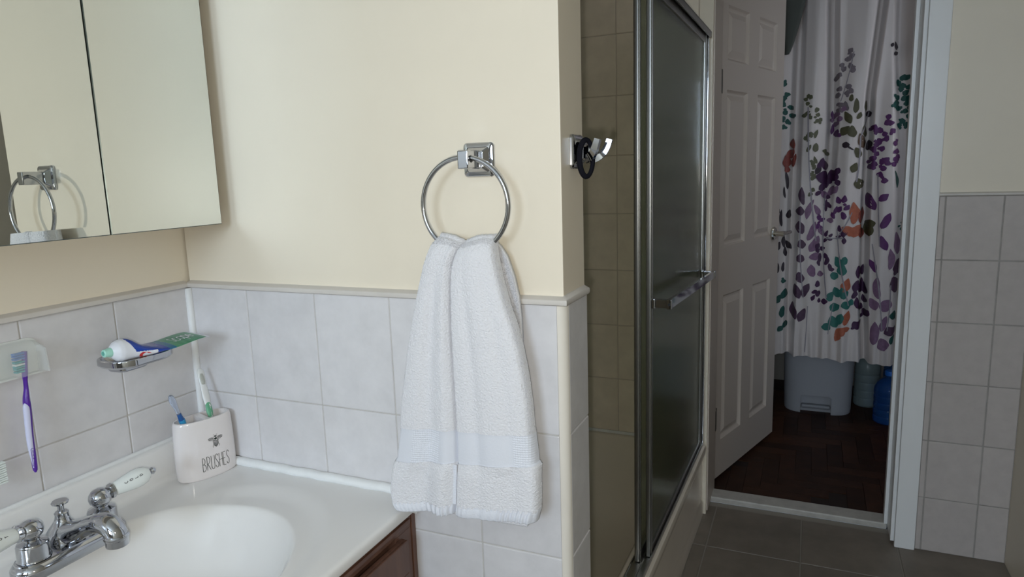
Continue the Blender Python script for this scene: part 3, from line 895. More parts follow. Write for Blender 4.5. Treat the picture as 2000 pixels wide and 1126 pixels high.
obj('bee_emblem', bm, M['ink'], hold, sharp=180)

# ---- toothbrushes standing in the holder, handle ends up
tb = thing('toothbrush', 'clear toothbrush with blue grip leaning left in the ceramic holder', 'toothbrush', (0.0505, -0.060, ZC + 0.0205))
p_top, p_rim = Vector((0.0495, -0.1065, 0.942)), Vector((0.0505, -0.0885, 0.8895))
dv = (p_rim - p_top)
bm = bmesh.new()
pts = [p_top + dv * t for t in (0.0, 0.03, 0.10, 0.22, 0.36, 0.55, 0.75)]
tube(bm, pts, [0.0015, 0.0035, 0.0052, 0.0060, 0.0052, 0.0036, 0.0034], 16, flat=(1.0, 0.75))
obj('handle', bm, M['clear'], tb)
bm = bmesh.new(); tube(bm, [p_top + dv * t for t in (0.74, 0.85, 0.97)], [0.0037, 0.0042, 0.0052], 14); obj('grip', bm, M['blue_grip'], tb)
bm = bmesh.new(); tube(bm, [p_top + dv * t for t in (0.965, 1.05, 1.2, 1.6, 1.95)], [0.0056, 0.0056, 0.0045, 0.003, 0.003], 14); obj('neck', bm, M['sky_grip'], tb)
bm = bmesh.new(); tube(bm, [p_top + dv * t for t in (1.9, 1.95, 2.25)], [0.003, 0.0045, 0.004], 12); obj('head', bm, M['white_plastic'], tb)

tb = thing('toothbrush', 'white toothbrush with green grip standing in the ceramic holder', 'toothbrush', (0.071, -0.028, ZC + 0.0205))
p0, p1 = Vector((0.0365, -0.0265, 0.967)), Vector((0.0625, -0.0375, 0.8925))
dv = p1 - p0
bm = bmesh.new()
pts = [p0 + dv * t for t in (-0.01, 0.02, 0.10, 0.30, 0.42, 0.65, 0.85)]
tube(bm, pts, [0.002, 0.0055, 0.0078, 0.0072, 0.0070, 0.0080, 0.0065], 16, flat=(1.0, 0.5))
obj('handle', bm, M['white_plastic'], tb)
bm = bmesh.new()
side = Vector((0.80, -0.58, 0.1)).normalized()
tube(bm, [p0 + dv * t + side * 0.0022 for t in (0.08, 0.12, 0.20, 0.30, 0.37, 0.40)], [0.001, 0.0040, 0.0052, 0.0052, 0.0040, 0.001], 14, flat=(1, 0.6))
obj('thumb_pad', bm, M['pad'], tb)
bm = bmesh.new(); tube(bm, [p0 + dv * t + side * 0.001 for t in (0.74, 0.85, 1.02, 1.15)], [0.0025, 0.0058, 0.0066, 0.0048], 14, flat=(1, 0.6)); obj('grip', bm, M['green_grip'], tb)
bm = bmesh.new(); tube(bm, [p0 + dv * t for t in (0.85, 1.05, 1.25, 1.55)], [0.0045, 0.0045, 0.003, 0.0035], 12); obj('neck', bm, M['white_plastic'], tb)

# ---- clear wall-mounted brush cover with two hanging toothbrushes
bc = thing('brush_cover', 'translucent plastic wall holder covering the heads of hanging toothbrushes', 'toothbrush holder', (0.0, -0.36, 1.036))
def cprof(t):
    o = [(0.0007, 1.0870 - t), (0.012, 1.0870 - t), (0.0185, 1.084 - t), (0.0225 - t * .6, 1.078), (0.0245 - t, 1.066), (0.0265 - t, 1.037)]
    return o
outer, inner = cprof(0), cprof(0.0016)
sec = outer + list(reversed(inner))
bm = bmesh.new()
ringface(bm, [[bm.verts.new((x, y, min(z, 1.087 - dz_ + (z - 1.087) * 0.2) if z > 1.07 else z)) for x, z in sec] for y, dz_ in ((-0.43, 0), (-0.36, 0), (-0.302, 0), (-0.296, 0.002), (-0.2915, 0.006), (-0.2885, 0.012))])
obj('cover', bm, M['frost_cover'], bc)
bm = bmesh.new()
ring0 = [(0.0037, 1.0755), (0.012, 1.0755), (0.019, 1.0745), (0.0232, 1.0725), (0.0252, 1.066), (0.0272, 1.0365), (0.0037, 1.0365)]
ringface(bm, [[bm.verts.new((x, y, z)) for x, z in ring0] for y in (-0.2885, -0.2862)])
obj('end_cap', bm, M['frost_edge'], bc)
bm = bmesh.new()
ringface(bm, [[bm.verts.new((x_, y_, z_)) for y_, z_ in rrect(-0.43, -0.2840, 1.034, 1.0885, 0.016, 8)] for x_ in (0.0006, 0.0035)]); box(bm, (0.0035, -0.43, 1.0335), (0.0125, -0.3235, 1.0365), 0.001); box(bm, (0.0035, -0.3115, 1.0335), (0.0125, -0.2885, 1.0365), 0.001)
obj('back_plate', bm, mat('holder_white', (0.70, 0.72, 0.69), 0.3), bc)

def hanging_brush(label, pts, col, strip, bristles, yo=0.0, bdir=-1, logo=False):
    t = thing('toothbrush', label, 'toothbrush', pts[-1])
    path = catmull(pts, 5)
    n = len(path)
    rad = [interp([(0, 0.0046), (0.13, 0.0048), (0.20, 0.0044), (0.26, 0.0036), (0.36, 0.0038), (0.47, 0.0052), (0.56, 0.0062), (0.7, 0.0056), (0.9, 0.0046), (0.97, 0.0040), (1.0, 0.0016)], i / (n - 1)) for i in range(n)]
    bm = bmesh.new(); tube(bm, path, rad, 16, flat=(0.75, 1.0)); obj('handle', bm, col, t)
    if strip:
        m0, m1 = int(n * 0.52), int(n * 0.97)
        bm = bmesh.new()
        sub = [path[i] + Vector((0.0016, -0.0023, 0)) for i in range(m0, m1)]
        k = len(sub)
        tube(bm, sub, [max(0.0008, rad[m0 + i] * 0.80 * math.sin(math.pi * min(0.5, 0.05 + 2.2 * i / k) if i < k * 0.6 else math.pi * min(0.5, 0.06 + 1.2 * (k - 1 - i) / k))) for i in range(k)], 14)
        st = obj('grip', bm, strip, t)
        if logo:
            bm = bmesh.new()
            c0 = path[int(n * 0.86)]
            dz = (path[int(n * 0.93)] - path[int(n * 0.80)]).normalized()
            def put(a, b, off): return c0 + dz * a + Vector((0.0063 + off, -0.0030 + b * 0.80, 0)) + Vector((b * 0.55, 0, 0))
            ribbon(bm, [(-.013, -.0022), (.013, -.0022), (.0145, 0), (.013, .0022), (-.013, .0022), (-.0145, 0), (-.013, -.0022)], 0.0007, put)
            write(bm, 'oral-b', -.0112, -.0013, .0032, .0006, lambda a, b, o: put(a, -b, o), gap=.25, xs=1.25)
            obj('logo', bm, M['purple'], st)
    top_ = Vector(pts[0])
    for mname, z0, z1 in bristles:
        bm = bmesh.new()
        for r in range(3):
            nz = max(1, int((z1 - z0) / 0.0032))
            for q in range(nz):
                zc_ = z0 + (q + 0.5) * (z1 - z0) / nz
                base = top_ + Vector((-0.003 + r * 0.003, bdir * 0.0025, zc_))
                tube(bm, [base, base + Vector((0.0, bdir * 0.0140, 0.0004 * (q % 2)))], [0.0013, 0.0015], 6)
        o = obj('bristles', bm, M[mname], t); o['kind'] = 'stuff'
    return t
hanging_brush('purple toothbrush with pale lilac grip hanging from the wall holder',
              [(0.0165, -0.3125, 1.0725), (0.0165, -0.3161, 1.0420), (0.0165, -0.3172, 1.0300), (0.017, -0.3182, 1.0158), (0.0175, -0.3206, 1.001), (0.018, -0.3210, 0.9854), (0.018, -0.3232, 0.9463), (0.018, -0.3234, 0.9138), (0.018, -0.3236, 0.8885)],
              M['purple'], M['lilac'], [('bristle_blue', -0.011, 0.0), ('bristle_teal', -0.0165, -0.0115), ('bristle_white', -0.0185, -0.017), ('bristle_teal', -0.030, -0.019)], logo=True)
hanging_brush('white toothbrush half out of the picture, bristles showing, left of the purple one',
              [(0.014, -0.3780, 0.889), (0.014, -0.3820, 0.915), (0.014, -0.3845, 0.935), (0.014, -0.3885, 0.955), (0.014, -0.3905, 0.98), (0.014, -0.3925, 1.01), (0.014, -0.3945, 1.03), (0.015, -0.3955, 1.055), (0.015, -0.3955, 1.075)],
              M['white_plastic'], None, [('bristle_white', 0.0, 0.032)], bdir=1)

# ---- chrome soap dish and the toothpaste tube lying on it
sd = thing('soap_dish', 'chrome wall-mounted soap dish with a tube of toothpaste lying on it', 'soap dish', (0.0, -0.16, 1.0))
bm = bmesh.new()
rings = []
def dring(ins, z, r):
    rings.append([bm.verts.new((x, y, z)) for x, y in rrect(0.006 + ins, 0.0865 - ins, -0.214 + ins, -0.104 - ins, r, 7)])
dring(0.012, 1.0165, 0.022); dring(0.004, 1.0185, 0.028); dring(0.0, 1.0225, 0.031); dring(0.0, 1.0300, 0.031); dring(0.001, 1.0318, 0.030); dring(0.003, 1.0324, 0.028); dring(0.0055, 1.0315, 0.026); dring(0.007, 1.028, 0.025); dring(0.012, 1.0225, 0.022); dring(0.02, 1.0215, 0.016)
ringface(bm, rings)
obj('tray', bm, M['chrome'], sd)
bm = bmesh.new()
rings = []
for z, ins in ((1.0015, 0.006), (1.0030, 0.002), (1.006, 0.0), (1.0168, 0.0)):
    rings.append([bm.verts.new((x, y, z)) for x, y in rrect(0.0006, 0.040 - ins, -0.182 + ins, -0.128 - ins, 0.009, 6)])
ringface(bm, rings)
obj('wall_post', bm, M['chrome'], sd)

tp = thing('toothpaste_tube', 'flattened toothpaste tube with blue and green print and mint nozzle', 'toothpaste', (0.066, -0.14, 1.033))
A0 = Vector((0.0655, -0.2150, 1.0495)); A1 = Vector((0.0765, -0.058, 1.0435))
HV = Vector((0.0300, 0.0000, -0.0020)); UV = Vector((0.05, 0.10, 0.99)).normalized()
ax = (A1 - A0).normalized(); LT = (A1 - A0).length
h0 = (Vector((1, 0, 0)) - ax * ax.x).normalized(); v0 = ax.cross(h0); v0 = v0 if v0.z > 0 else -v0
def tube_pt(t, th, grow=0.0):
    c = A0 + (A1 - A0) * t
    k = sstep(0.14, 0.50, t)
    rr = interp([(0.0, 0.0075), (0.012, 0.0100), (0.05, 0.0155), (0.09, 0.0176), (0.2, 0.0178), (1, 0.0178)], t)
    a = rr * (1 - k) + 0.0300 * k
    b = rr * (1 - k) + interp([(0.5, 0.004), (0.75, 0.0022), (0.96, 0.0010), (1, 0.0007)], t) * k
    hv = (h0 * (1 - k) + HV.normalized() * k).normalized(); vv = (v0 * (1 - k) + UV * k).normalized()
    # a dent pulls the upper side in just behind the shoulder
    dent = 0.006 * math.exp(-((t - 0.29) / 0.08) ** 2)
    s = math.sin(th)
    c = c - Vector((0, 0, 0.007)) * sstep(0.15, 0.4, t) * (1 - sstep(0.5, 0.95, t))
    return c + hv * (a + grow) * math.cos(th) + vv * ((b + grow) * s - (dent if s > 0 else 0) * abs(s) * (1 - k))
bm = bmesh.new()
NT, NA = 150, 96
rings = [[bm.verts.new(tube_pt(i / NT, 2 * math.pi * j / NA)) for j in range(NA)] for i in range(NT + 1)]
ringface(bm, rings)
for f in bm.faces:
    c = f.calc_center_median()
    t = (c - A0).dot(ax) / LT
    th = math.atan2((c - (A0 + (A1 - A0) * t)).dot(v0), (c - (A0 + (A1 - A0) * t)).dot(h0))
    slant = 0.185 - 0.06 * math.sin(th)
    if t > 0.975 or t < slant: f.material_index = 0
    elif t < 0.52:
        f.material_index = 1 if math.sin(th) > -0.22 or t > 0.40 else 0
    elif t < 0.60: f.material_index = 2
    else: f.material_index = 3
body = obj('tube_body', bm, [M['tube_white'], M['tube_blue'], M['tube_teal'], M['tube_green']], tp)
bm = bmesh.new()
lathe(bm, [(0, 0), (0.0052, 0.0), (0.0062, 0.001), (0.0066, 0.006), (0.0074, 0.008), (0.0076, 0.0125), (0, 0.0125)], A0 - ax * 0.0118, ax, 22)
noz = obj('nozzle', bm, M['mint'], tp)
bm = bmesh.new(); lathe(bm, [(0, 0), (0.0033, 0), (0.0033, 0.0005), (0, 0.0005)], A0 - ax * 0.0124, ax, 16); obj('opening', bm, M['mint_dark'], noz)
bm = bmesh.new()
def put_t(a, b, off):   # a along the tube (0..1), b across (-1..1) on the upper side
    th = math.pi / 2 - b * 1.2
    p = tube_pt(a, th, 0.0)
    return p + UV * (off + 0.0005)
write(bm, 'S', 0.655, -0.34, 0.62, 0.055, lambda a, b, o: put_t(0.655 + (a - 0.655) * 0.10, -b - 0.0, o), gap=0)
x = 0.655 + 0.04
for ch in 'cope':
    write(bm, ch, 0.0, -0.34, 0.85, 0.085, lambda a, b, o, x=x: put_t(x + a * 0.10, -b, o), gap=0); x += 0.055
obj('lettering', bm, M['tube_white'], body, sharp=180)
bm = bmesh.new()
def put_c(a, b, off):
    th = -0.55 + b
    return tube_pt(a, th, 0.0006)
ribbon(bm, [(0.285 + 0.040 * math.cos(math.radians(q)), 0.0 + 0.36 * math.sin(math.radians(q))) for q in range(40, 330, 20)], 0.03, put_c)
obj('red_letter', bm, M['red'], body, sharp=180)

# ============================================================ TOWEL RING, TOWEL, ROBE HOOK
def bracket_plate(bm, c, ex, ey, n, half=0.0248):
    """square plate with rounded corners rising to a small pyramid; ex, ey span the wall, n points out"""
    def sq(h, r, o, k=6):
        return [bm.verts.new(c + ex * x + ey * y + n * o) for x, y in rrect(-h, h, -h, h, r, k)]
    ringface(bm, [sq(half, 0.006, 0.0003), sq(half, 0.006, 0.0035), sq(half - 0.0015, 0.006, 0.0055), sq(half - 0.004, 0.005, 0.0062), sq(half - 0.0065, 0.004, 0.0065), sq(half - 0.0125, 0.003, 0.0155), sq(half - 0.0135, 0.003, 0.0160)])
tr = thing('towel_ring', 'chrome towel ring on a square plate on the cream wall, holding a towel', 'towel ring', (0.62, 0.004, 1.3287))
PC = Vector((0.620, 0.004, 1.3287))
bm = bmesh.new(); bracket_plate(bm, PC, Vector((1, 0, 0)), Vector((0, 0, 1)), Vector((0, -1, 0)))
obj('wall_plate', bm, M['chrome'], tr, sharp=22)
bm = bmesh.new(); box(bm, (0.6115, -0.052, 1.3155), (0.6285, -0.011, 1.3415), 0.0018, 2)
obj('post', bm, M['chrome'], tr, sharp=22)
bm = bmesh.new(); lathe(bm, [(0, 0), (0.0052, 0), (0.0052, 0.0004), (0, 0.0004)], (0.6286, -0.0415, 1.3295), (1, 0, 0), 16); obj('ring_hole', bm, M['ink2'], tr)
RC, RR_ = Vector((0.6150, -0.0415, 1.2640)), 0.0683
bm = bmesh.new()
tube(bm, [RC + Vector((RR_ * math.cos(2 * math.pi * k / 96), 0, RR_ * math.sin(2 * math.pi * k / 96))) for k in range(96)], 0.0038, 14, closed=True)
obj('ring', bm, M['chrome'], tr)

ROWS = [
 ((0.5679,1.2207),(0.6118,1.2115),(0.6620,1.2186)),
 ((0.5602,1.2072),(0.6072,1.2019),(0.6635,1.2073)),
 ((0.5479,1.1768),(0.5976,1.1780),(0.6690,1.1802)),
 ((0.5390,1.1459),(0.5943,1.1479),(0.6755,1.1515)),
 ((0.5298,1.1144),(0.5935,1.1176),(0.6840,1.1227)),
 ((0.5214,1.0825),(0.5927,1.0869),(0.6945,1.0937)),
 ((0.5114,1.0418),(0.5924,1.0481),(0.7030,1.0571)),
 ((0.5030,1.0005),(0.5929,1.0089),(0.7095,1.0202)),
 ((0.4945,0.9583),(0.5934,0.9692),(0.7140,0.9790)),
 ((0.4900,0.9209),(0.5931,0.9289),(0.7165,0.9371)),
 ((0.4797,0.8693),(0.5915,0.8821),(0.7205,0.8927)),
 ((0.4731,0.8580),(0.5919,0.8722),(0.7250,0.8879)),
 ((0.4663,0.8177),(0.5892,0.8378),(0.7250,0.8525)),
 ((0.4674,0.7932),(0.5868,0.8079),(0.7240,0.8206)),
 ((0.4752,0.7815),(0.5851,0.7924),(0.7190,0.8019)),
]
RQ = [0, .03, .09, .16, .23, .30, .39, .48, .57, .645, .755, .775, .87, .955, 1.0]    # row parameter
def row(q):
    for i in range(len(RQ) - 1):
        if q <= RQ[i + 1] + 1e-9:
            t = (q - RQ[i]) / (RQ[i + 1] - RQ[i])
            return [tuple(a + (b - a) * t for a, b in zip(ROWS[i][k], ROWS[i + 1][k])) for k in range(3)]
    return list(ROWS[-1])
def towel_pt(u, q):
    """u -1..1 across the front (the two folded edges meet at 0), q 0..1 down"""
    L, C_, R_ = row(q)
    if u < 0: f = u + 1; x = L[0] + (C_[0] - L[0]) * f; z = L[1] + (C_[1] - L[1]) * f
    else: f = u; x = C_[0] + (R_[0] - C_[0]) * f; z = C_[1] + (R_[1] - C_[1]) * f
    grow = sstep(0.0, 0.30, q)
    band = 1.0 if 0.645 < q < 0.765 else 0.0
    if u < 0:
        b = 0.0105 * math.sin(math.pi * min(1, f * 1.02)) ** 0.6 - 0.009 * grow * math.exp(-((f - 0.52 - 0.05 * q) / 0.15) ** 2) + 0.004 * math.exp(-((f - 0.85) / 0.10) ** 2)
        if q > 0.76: b += 0.0035 * math.sin(f * 9.0 + 1.0) * sstep(0.76, 0.82, q)
        edge = 0.75 * math.exp(-((f - 1.0) / 0.022) ** 2)
    else:
        b = 0.0125 * math.sin(math.pi * (0.04 + 0.96 * f)) ** 0.55 - 0.004 * grow * math.exp(-((f - 0.30) / 0.09) ** 2) - 0.0025 * grow * math.exp(-((f - 0.72) / 0.08) ** 2)
        if q > 0.76: b += 0.003 * math.sin(f * 7.0 + 0.5) * sstep(0.76, 0.82, q)
        edge = 1.25 * math.exp(-((f - 0.0) / 0.018) ** 2)
    b -= 0.0075 * edge * (0.55 + 0.45 * grow)
    # where the cloth turns over at the sides
    y = -0.0545 - 0.0035 * grow - b
    sd = max(0.0, (abs(u) - 0.925) / 0.075)
    y += 0.015 * (1 - math.sqrt(max(0.0, 1 - min(1, sd) ** 2)))
    # the top rolls back over the ring
    roll = max(0.0, 1 - q / 0.075)
    y += 0.019 * (1 - math.sqrt(max(0.0, 1 - roll ** 2)))
    z -= 0.0
    if band: y += 0.0006
    z += (0.0015 * math.sin(x * 120) if q < 0.02 else 0)
    return Vector((x, y, z))
def fuzz(p, amp, fr=420, up=0.0):
    return Vector((0, -1 + 0.7 * up, up)) * (mnoise.noise(p * fr) * amp + mnoise.noise(p * fr * 2.7) * amp * 0.7) + Vector((1, 0, 0)) * mnoise.noise(p * fr + Vector((9, 3, 1))) * amp * 0.5
NU = 290
us = [-1 + 2 * i / NU for i in range(NU + 1)]
def sheet(q0, q1, n, amp, u0=-1, u1=1, pat=None, back=0.0):
    bm = bmesh.new()
    uu = [u for u in us if u0 - 1e-6 <= u <= u1 + 1e-6]
    rows_ = []
    for j in range(n + 1):
        r = []
        for u in uu:
            # the right-hand panel hangs a little lower than the left at each seam
            q = q0 + (q1 - q0) * j / n
            p = towel_pt(u, min(1, q))
            p = p + fuzz(p, amp, 420, max(0.0, 1 - q / 0.075)) + Vector((0, back, 0))
            if pat: p += Vector((0, -1, 0)) * pat(p, u, q)
            r.append(bm.verts.new(p))
        rows_.append(r)
    ringface(bm, rows_, closed_u=False, cap0=False, cap1=False)
    return bm, rows_
BR0 = [(1.2090, 0.6540), (1.2041, 0.6600), (1.1893, 0.6700), (1.1595, 0.6803), (1.1296, 0.6866), (1.0992, 0.6892), (1.0685, 0.6897), (1.0374, 0.6895), (0.95, 0.690)]
tw = thing('hand_towel', 'white terry hand towel folded lengthwise over the chrome ring', 'towel', (0.60, -0.05, 0.78))
bm, rws = sheet(0.0, 0.645, 400, 0.00085)
# turn the sheet over the ring and close it behind
def back_pt(u, q):
    p = towel_pt(u, q)
    cx_ = 0.60
    return Vector((cx_ + (p.x - cx_) * 0.965 - 0.0135 * max(0, u), -0.0275 - 0.004 * (1 - u * u), p.z + 0.0005))
NB = 60
prev = rws[0]
topb = []
for k in range(1, 7):
    a = math.pi * k / 7
    r = []
    for i, u in enumerate(us):
        p = towel_pt(u, 0.0); bpt = back_pt(u, 0.0)
        w_ = (1 - math.cos(a)) / 2
        c = p.lerp(bpt, w_); c.z += 0.0045 * math.sin(a) * (1 - 0.55 * math.exp(-(u / 0.06) ** 2))
        r.append(bm.verts.new(c + fuzz(c, 0.0009, 420, 1.0)))
    ringface(bm, [prev, r], closed_u=False, cap0=False, cap1=False); prev = r
for k in range(0, NB + 1):
    q = 1.0 * k / NB
    r = [bm.verts.new(back_pt(u, q)) for u in us]
    ringface(bm, [prev, r], closed_u=False, cap0=False, cap1=False); prev = r
obj('front_panel', bm, M['terry'], tw, sharp=180)
# side closing strips between front and back
for s in (-1, 1):
    bm = bmesh.new(); rr = []
    for k in range(161):
        q = k / 160
        a_, b_ = towel_pt(s, q), back_pt(s, q)
        r = []
        for t in (0, .2, .4, .6, .8, 1):
            c = a_.lerp(b_, t) + Vector((s * 0.0022 * math.sin(math.pi * t), 0, 0))
            r.append(bm.verts.new(c + (fuzz(c, 0.0008) if 0 < t < 1 else Vector())))
        rr.append(r)
    ringface(bm, rr, closed_u=False, cap0=False, cap1=False)
    obj('side_fold', bm, M['terry'], tw, sharp=180)
def dimple(p, u, q):
    on_ = 1.0 if ((-0.70 < u < -0.26) or (u > 0.76)) else 0.0
    return on_ * 0.0008 * math.sin(p.x * 900 + p.z * 900) * math.sin(p.x * 900 - p.z * 900) - 0.0003
bm, _ = sheet(0.636, 0.776, 90, 0.00012, pat=dimple, back=0.0013)
obj('woven_band', bm, M['weave'], tw, sharp=180)
bm, _ = sheet(0.765, 0.962, 130, 0.00085)
obj('lower_panel', bm, M['terry'], tw, sharp=180)
def hemfold(p, u, q):
    k = math.sin(u * 88 + math.sin(u * 9) * 3.0)
    a = 0.0014 if (-0.45 < u < 0.05 or u > 0.55) else 0.0004
    return a * k + 0.0012 * math.sin(math.pi * min(1, max(0, (q - 0.955) / 0.045)))
bm, hr = sheet(0.950, 1.0, 18, 0.0003, pat=hemfold)
botb = [bm.verts.new(back_pt(u, 1.0)) for u in us]
ringface(bm, [hr[-1], botb], closed_u=False, cap0=False, cap1=False)
obj('hem', bm, M['weave'], tw, sharp=180)
# stitched selvedge where the two folded edges meet
bm = bmesh.new()
for k in range(26):
    q = 0.775 + 0.18 * k / 26
    p = towel_pt(-0.03, q) + Vector((0, -0.0012, 0))
    bx_ = bmesh.new(); box(bx_, p - Vector((0.0052, 0.001, 0.0016)), p + Vector((0.0042, 0.0012, 0.0016)), 0.0008, 1)
    me = bpy.data.meshes.new('t'); bx_.to_mesh(me); bx_.free(); bm.from_mesh(me); bpy.data.meshes.remove(me)
o = obj('stitching', bm, M['weave'], tw); o['kind'] = 'stuff'
# the raised loops of the terry, too many to count
rl = random.Random(11)
vv, ff = [], []
def loop_at(p, s):
    d = Vector((rl.gauss(0, .5), -1.0, rl.gauss(0, .6) - 0.5)).normalized()
    u_, v_, _ = basis(d)
    k = len(vv); r = s * rl.uniform(.42, .62)
    a0 = rl.random() * 6
    for j in range(3):
        a = a0 + j * 2.0944
        vv.append(tuple(p + (u_ * math.cos(a) + v_ * math.sin(a)) * r + d * s * 0.25))
    vv.append(tuple(p + d * s * 0.85)); vv.append(tuple(p - d * s * 0.4))
    ff.extend([(k, k + 1, k + 3), (k + 1, k + 2, k + 3), (k + 2, k, k + 3), (k + 1, k, k + 4), (k + 2, k + 1, k + 4), (k, k + 2, k + 4)])
for i in range(9000):
    u = rl.uniform(-1, 1)
    q = rl.uniform(0.0, 0.643) if rl.random() < 0.80 else rl.uniform(0.768, 0.952)
    loop_at(towel_pt(u, q), 0.0006 * rl.uniform(.7, 1.25))
for i in range(9000):      # denser and longer along the folded edges and over the top
    w_ = rl.random()
    if w_ < 0.35: u, q = rl.gauss(0.012, 0.014), rl.uniform(0, .643)
    elif w_ < 0.65: u, q = rl.uniform(.965, 1.0), rl.uniform(0, .643)
    elif w_ < 0.80: u, q = rl.uniform(-1.0, -.97), rl.uniform(0, .643)
    else: u, q = rl.uniform(-1, 1), rl.uniform(0, 0.02)
    loop_at(towel_pt(max(-1, min(1, u)), q), 0.00115 * rl.uniform(.7, 1.3))
for i in range(3000):      # on the rear half's free edge
    z = rl.uniform(0.95, 1.205)
    xr = interp(sorted(BR0), z)
    loop_at(Vector((xr - abs(rl.gauss(0, .006)), -0.0255, z)), 0.0015 * rl.uniform(.7, 1.3))
me = bpy.data.meshes.new('terry_loops'); me.from_pydata(vv, [], ff); me.materials.append(M['terry'])
for p_ in me.polygons: p_.use_smooth = True
og = ORG[tw.name]
me.transform(Matrix.Translation(-og))
o = bpy.data.objects.new('terry_loops', me); COL.objects.link(o); o.parent = tw; o['kind'] = 'stuff'; ORG[o.name] = og
# the rear half of the towel, seen beyond the right-hand fold
BR = [(1.2090, 0.6540), (1.2041, 0.6600), (1.1893, 0.6700), (1.1595, 0.6803), (1.1296, 0.6866), (1.0992, 0.6892), (1.0685, 0.6897), (1.0374, 0.6895), (0.95, 0.690), (0.772, 0.690)]
BRs = sorted(BR)
bm = bmesh.new(); rows_ = []
nb, nz_ = 70, 170
loops = []
for j in range(nz_ + 1):
    z = 1.2090 + (0.7720 - 1.2090) * j / nz_
    xr = interp(BRs, z); xl = interp([(0.77, 0.535), (1.0, 0.535), (1.21, 0.575)], z)
    ring = []
    for i in range(nb + 1):
        f = i / nb; x = xl + (xr - xl) * f
        p = Vector((x, -0.0245 - 0.0025 * math.sin(f * math.pi), z)); ring.append(p + fuzz(p, 0.0004))
    for i in range(nb + 1):
        f = 1 - i / nb; x = xl + (xr - xl) * f
        y = -0.0140
        ring.append(Vector((x, y - 0.001, z)))
    loops.append([bm.verts.new(p) for p in ring])
ringface(bm, loops)
obj('rear_panel', bm, M['terry'], tw, sharp=180)

# ---- robe hook on the end of the partition
rh = thing('robe_hook', 'chrome double robe hook on the narrow end of the cream wall', 'hook', (W - 0.004, 0.0665, 1.336))
HCn = Vector((W - 0.004, 0.0665, 1.336))
bm = bmesh.new(); bracket_plate(bm, HCn, Vector((0, 1, 0)), Vector((0, 0, 1)), Vector((1, 0, 0)))
obj('wall_plate', bm, M['chrome'], rh, sharp=22)
bm = bmesh.new(); box(bm, (HCn.x + 0.014, 0.056, 1.3235), (HCn.x + 0.030, 0.077, 1.3445), 0.002, 2); obj('post', bm, M['chrome'], rh, sharp=22)
for s in (-1, 1):
    bm = bmesh.new()
    gx_ = 0.0 if s > 0 else -0.0075
    P2 = catmull([(HCn.x + 0.020, 0.0665 + s * 0.0060, 1.3245), (HCn.x + 0.029 + gx_ * .4, 0.0665 + s * 0.0110, 1.3260), (HCn.x + 0.038 + gx_ * .8, 0.0665 + s * 0.0150, 1.3320), (HCn.x + 0.0445 + gx_, 0.0665 + s * 0.0170, 1.3415), (HCn.x + 0.0485 + gx_, 0.0665 + s * 0.0180, 1.3525)], 5)
    wv = Vector((-0.10 * s, 1, 0)).normalized() * 0.0042
    rr = []
    for i, p in enumerate(P2):
        t = (P2[min(i + 1, len(P2) - 1)] - P2[max(i - 1, 0)]).normalized()
        nv = t.cross(wv).normalized() * (0.0066 - 0.0026 * i / (len(P2) - 1))
        rr.append([bm.verts.new(p + wv + nv), bm.verts.new(p - wv + nv), bm.verts.new(p - wv - nv), bm.verts.new(p + wv - nv)])
    ringface(bm, rr)
    obj('prong', bm, M['chrome'], rh, sharp=30)
hc = Vector((HCn.x + 0.0225, 0.050, 1.3255)); hd = Vector((0.62, 0.78, 0)).normalized()
bm = bmesh.new()
pts = []
for k in range(72):
    a = 2 * math.pi * k / 72
    pts.append(hc + hd * (0.0118 * math.cos(a)) + Vector((0, 0, 0.0262 * math.sin(a))) )
tube(bm, pts, 0.0042, 12, closed=True, flat=(1.0, 0.8))
ht = obj('hair_tie', bm, M['rubber'], sharp=180)
tag(ht, 'black elastic hair tie hanging on the chrome robe hook', 'hair tie')

# ============================================================ THE ROOM BEYOND THE DOORWAY
def fold(x, z):
    """distance of the curtain cloth behind its mean plane"""
    top = sstep(0.5, 1.6, z)
    v = 0.0
    v += 0.095 * math.exp(-((x - 0.993) / 0.021) ** 4) * (0.55 + 0.45 * top)
    v += 0.110 * math.exp(-((x - interp([(0.36, 1.13), (1.47, 1.152), (2.0, 1.132), (2.2, 1.13)], z)) / 0.021) ** 4) * sstep(0.95, 1.5, z)
    v += 0.105 * math.exp(-((x - interp([(0.36, 1.335), (0.61, 1.32), (1.1, 1.307), (1.62, 1.303), (2.02, 1.335), (2.2, 1.35)], z)) / 0.017) ** 4)
    v += 0.080 * math.exp(-((x - interp([(0.36, 1.49), (0.87, 1.479), (1.79, 1.428), (2.2, 1.42)], z)) / 0.032) ** 4)
    v += 0.014 * math.sin(x * 34 + 1.2 * math.sin(z * 2.1)) * (0.4 + 0.6 * top)
    v += 0.006 * math.sin(x * 83 + 2.0 + z * 1.3) * (1 - 0.7 * top)
    v += 0.009 * math.sin(x * 140 + z * 3) * (1 - sstep(0.36, 0.62, z)) * 0.8
    v -= 0.012 * math.exp(-((x - 1.23) / 0.05) ** 2) * (1 - top)
    return v
CYM = 2.70
cz0 = lambda x: 0.3575 - 0.018 * sstep(1.0, 1.45, x) + 0.004 * math.sin(x * 60)
ct = thing('flower_curtain', 'pale satin curtain printed with purple, teal and orange flowers, seen through the doorway', 'curtain', (1.22, CYM, 0.355))  # flowered curtain hanging in the room beyond the doorway
bm = bmesh.new()
X0, X1, Z1 = 0.85, 1.62, 2.148
def cpt(f, g_):
    x = X0 + (X1 - X0) * f; zb = cz0(x); z = zb + (Z1 - zb) * g_
    return Vector((x, CYM + fold(x, z), z))
gridmesh(bm, cpt, 420, 150)
obj('cloth', bm, M['curtain'], ct, sharp=180)
bm = bmesh.new()
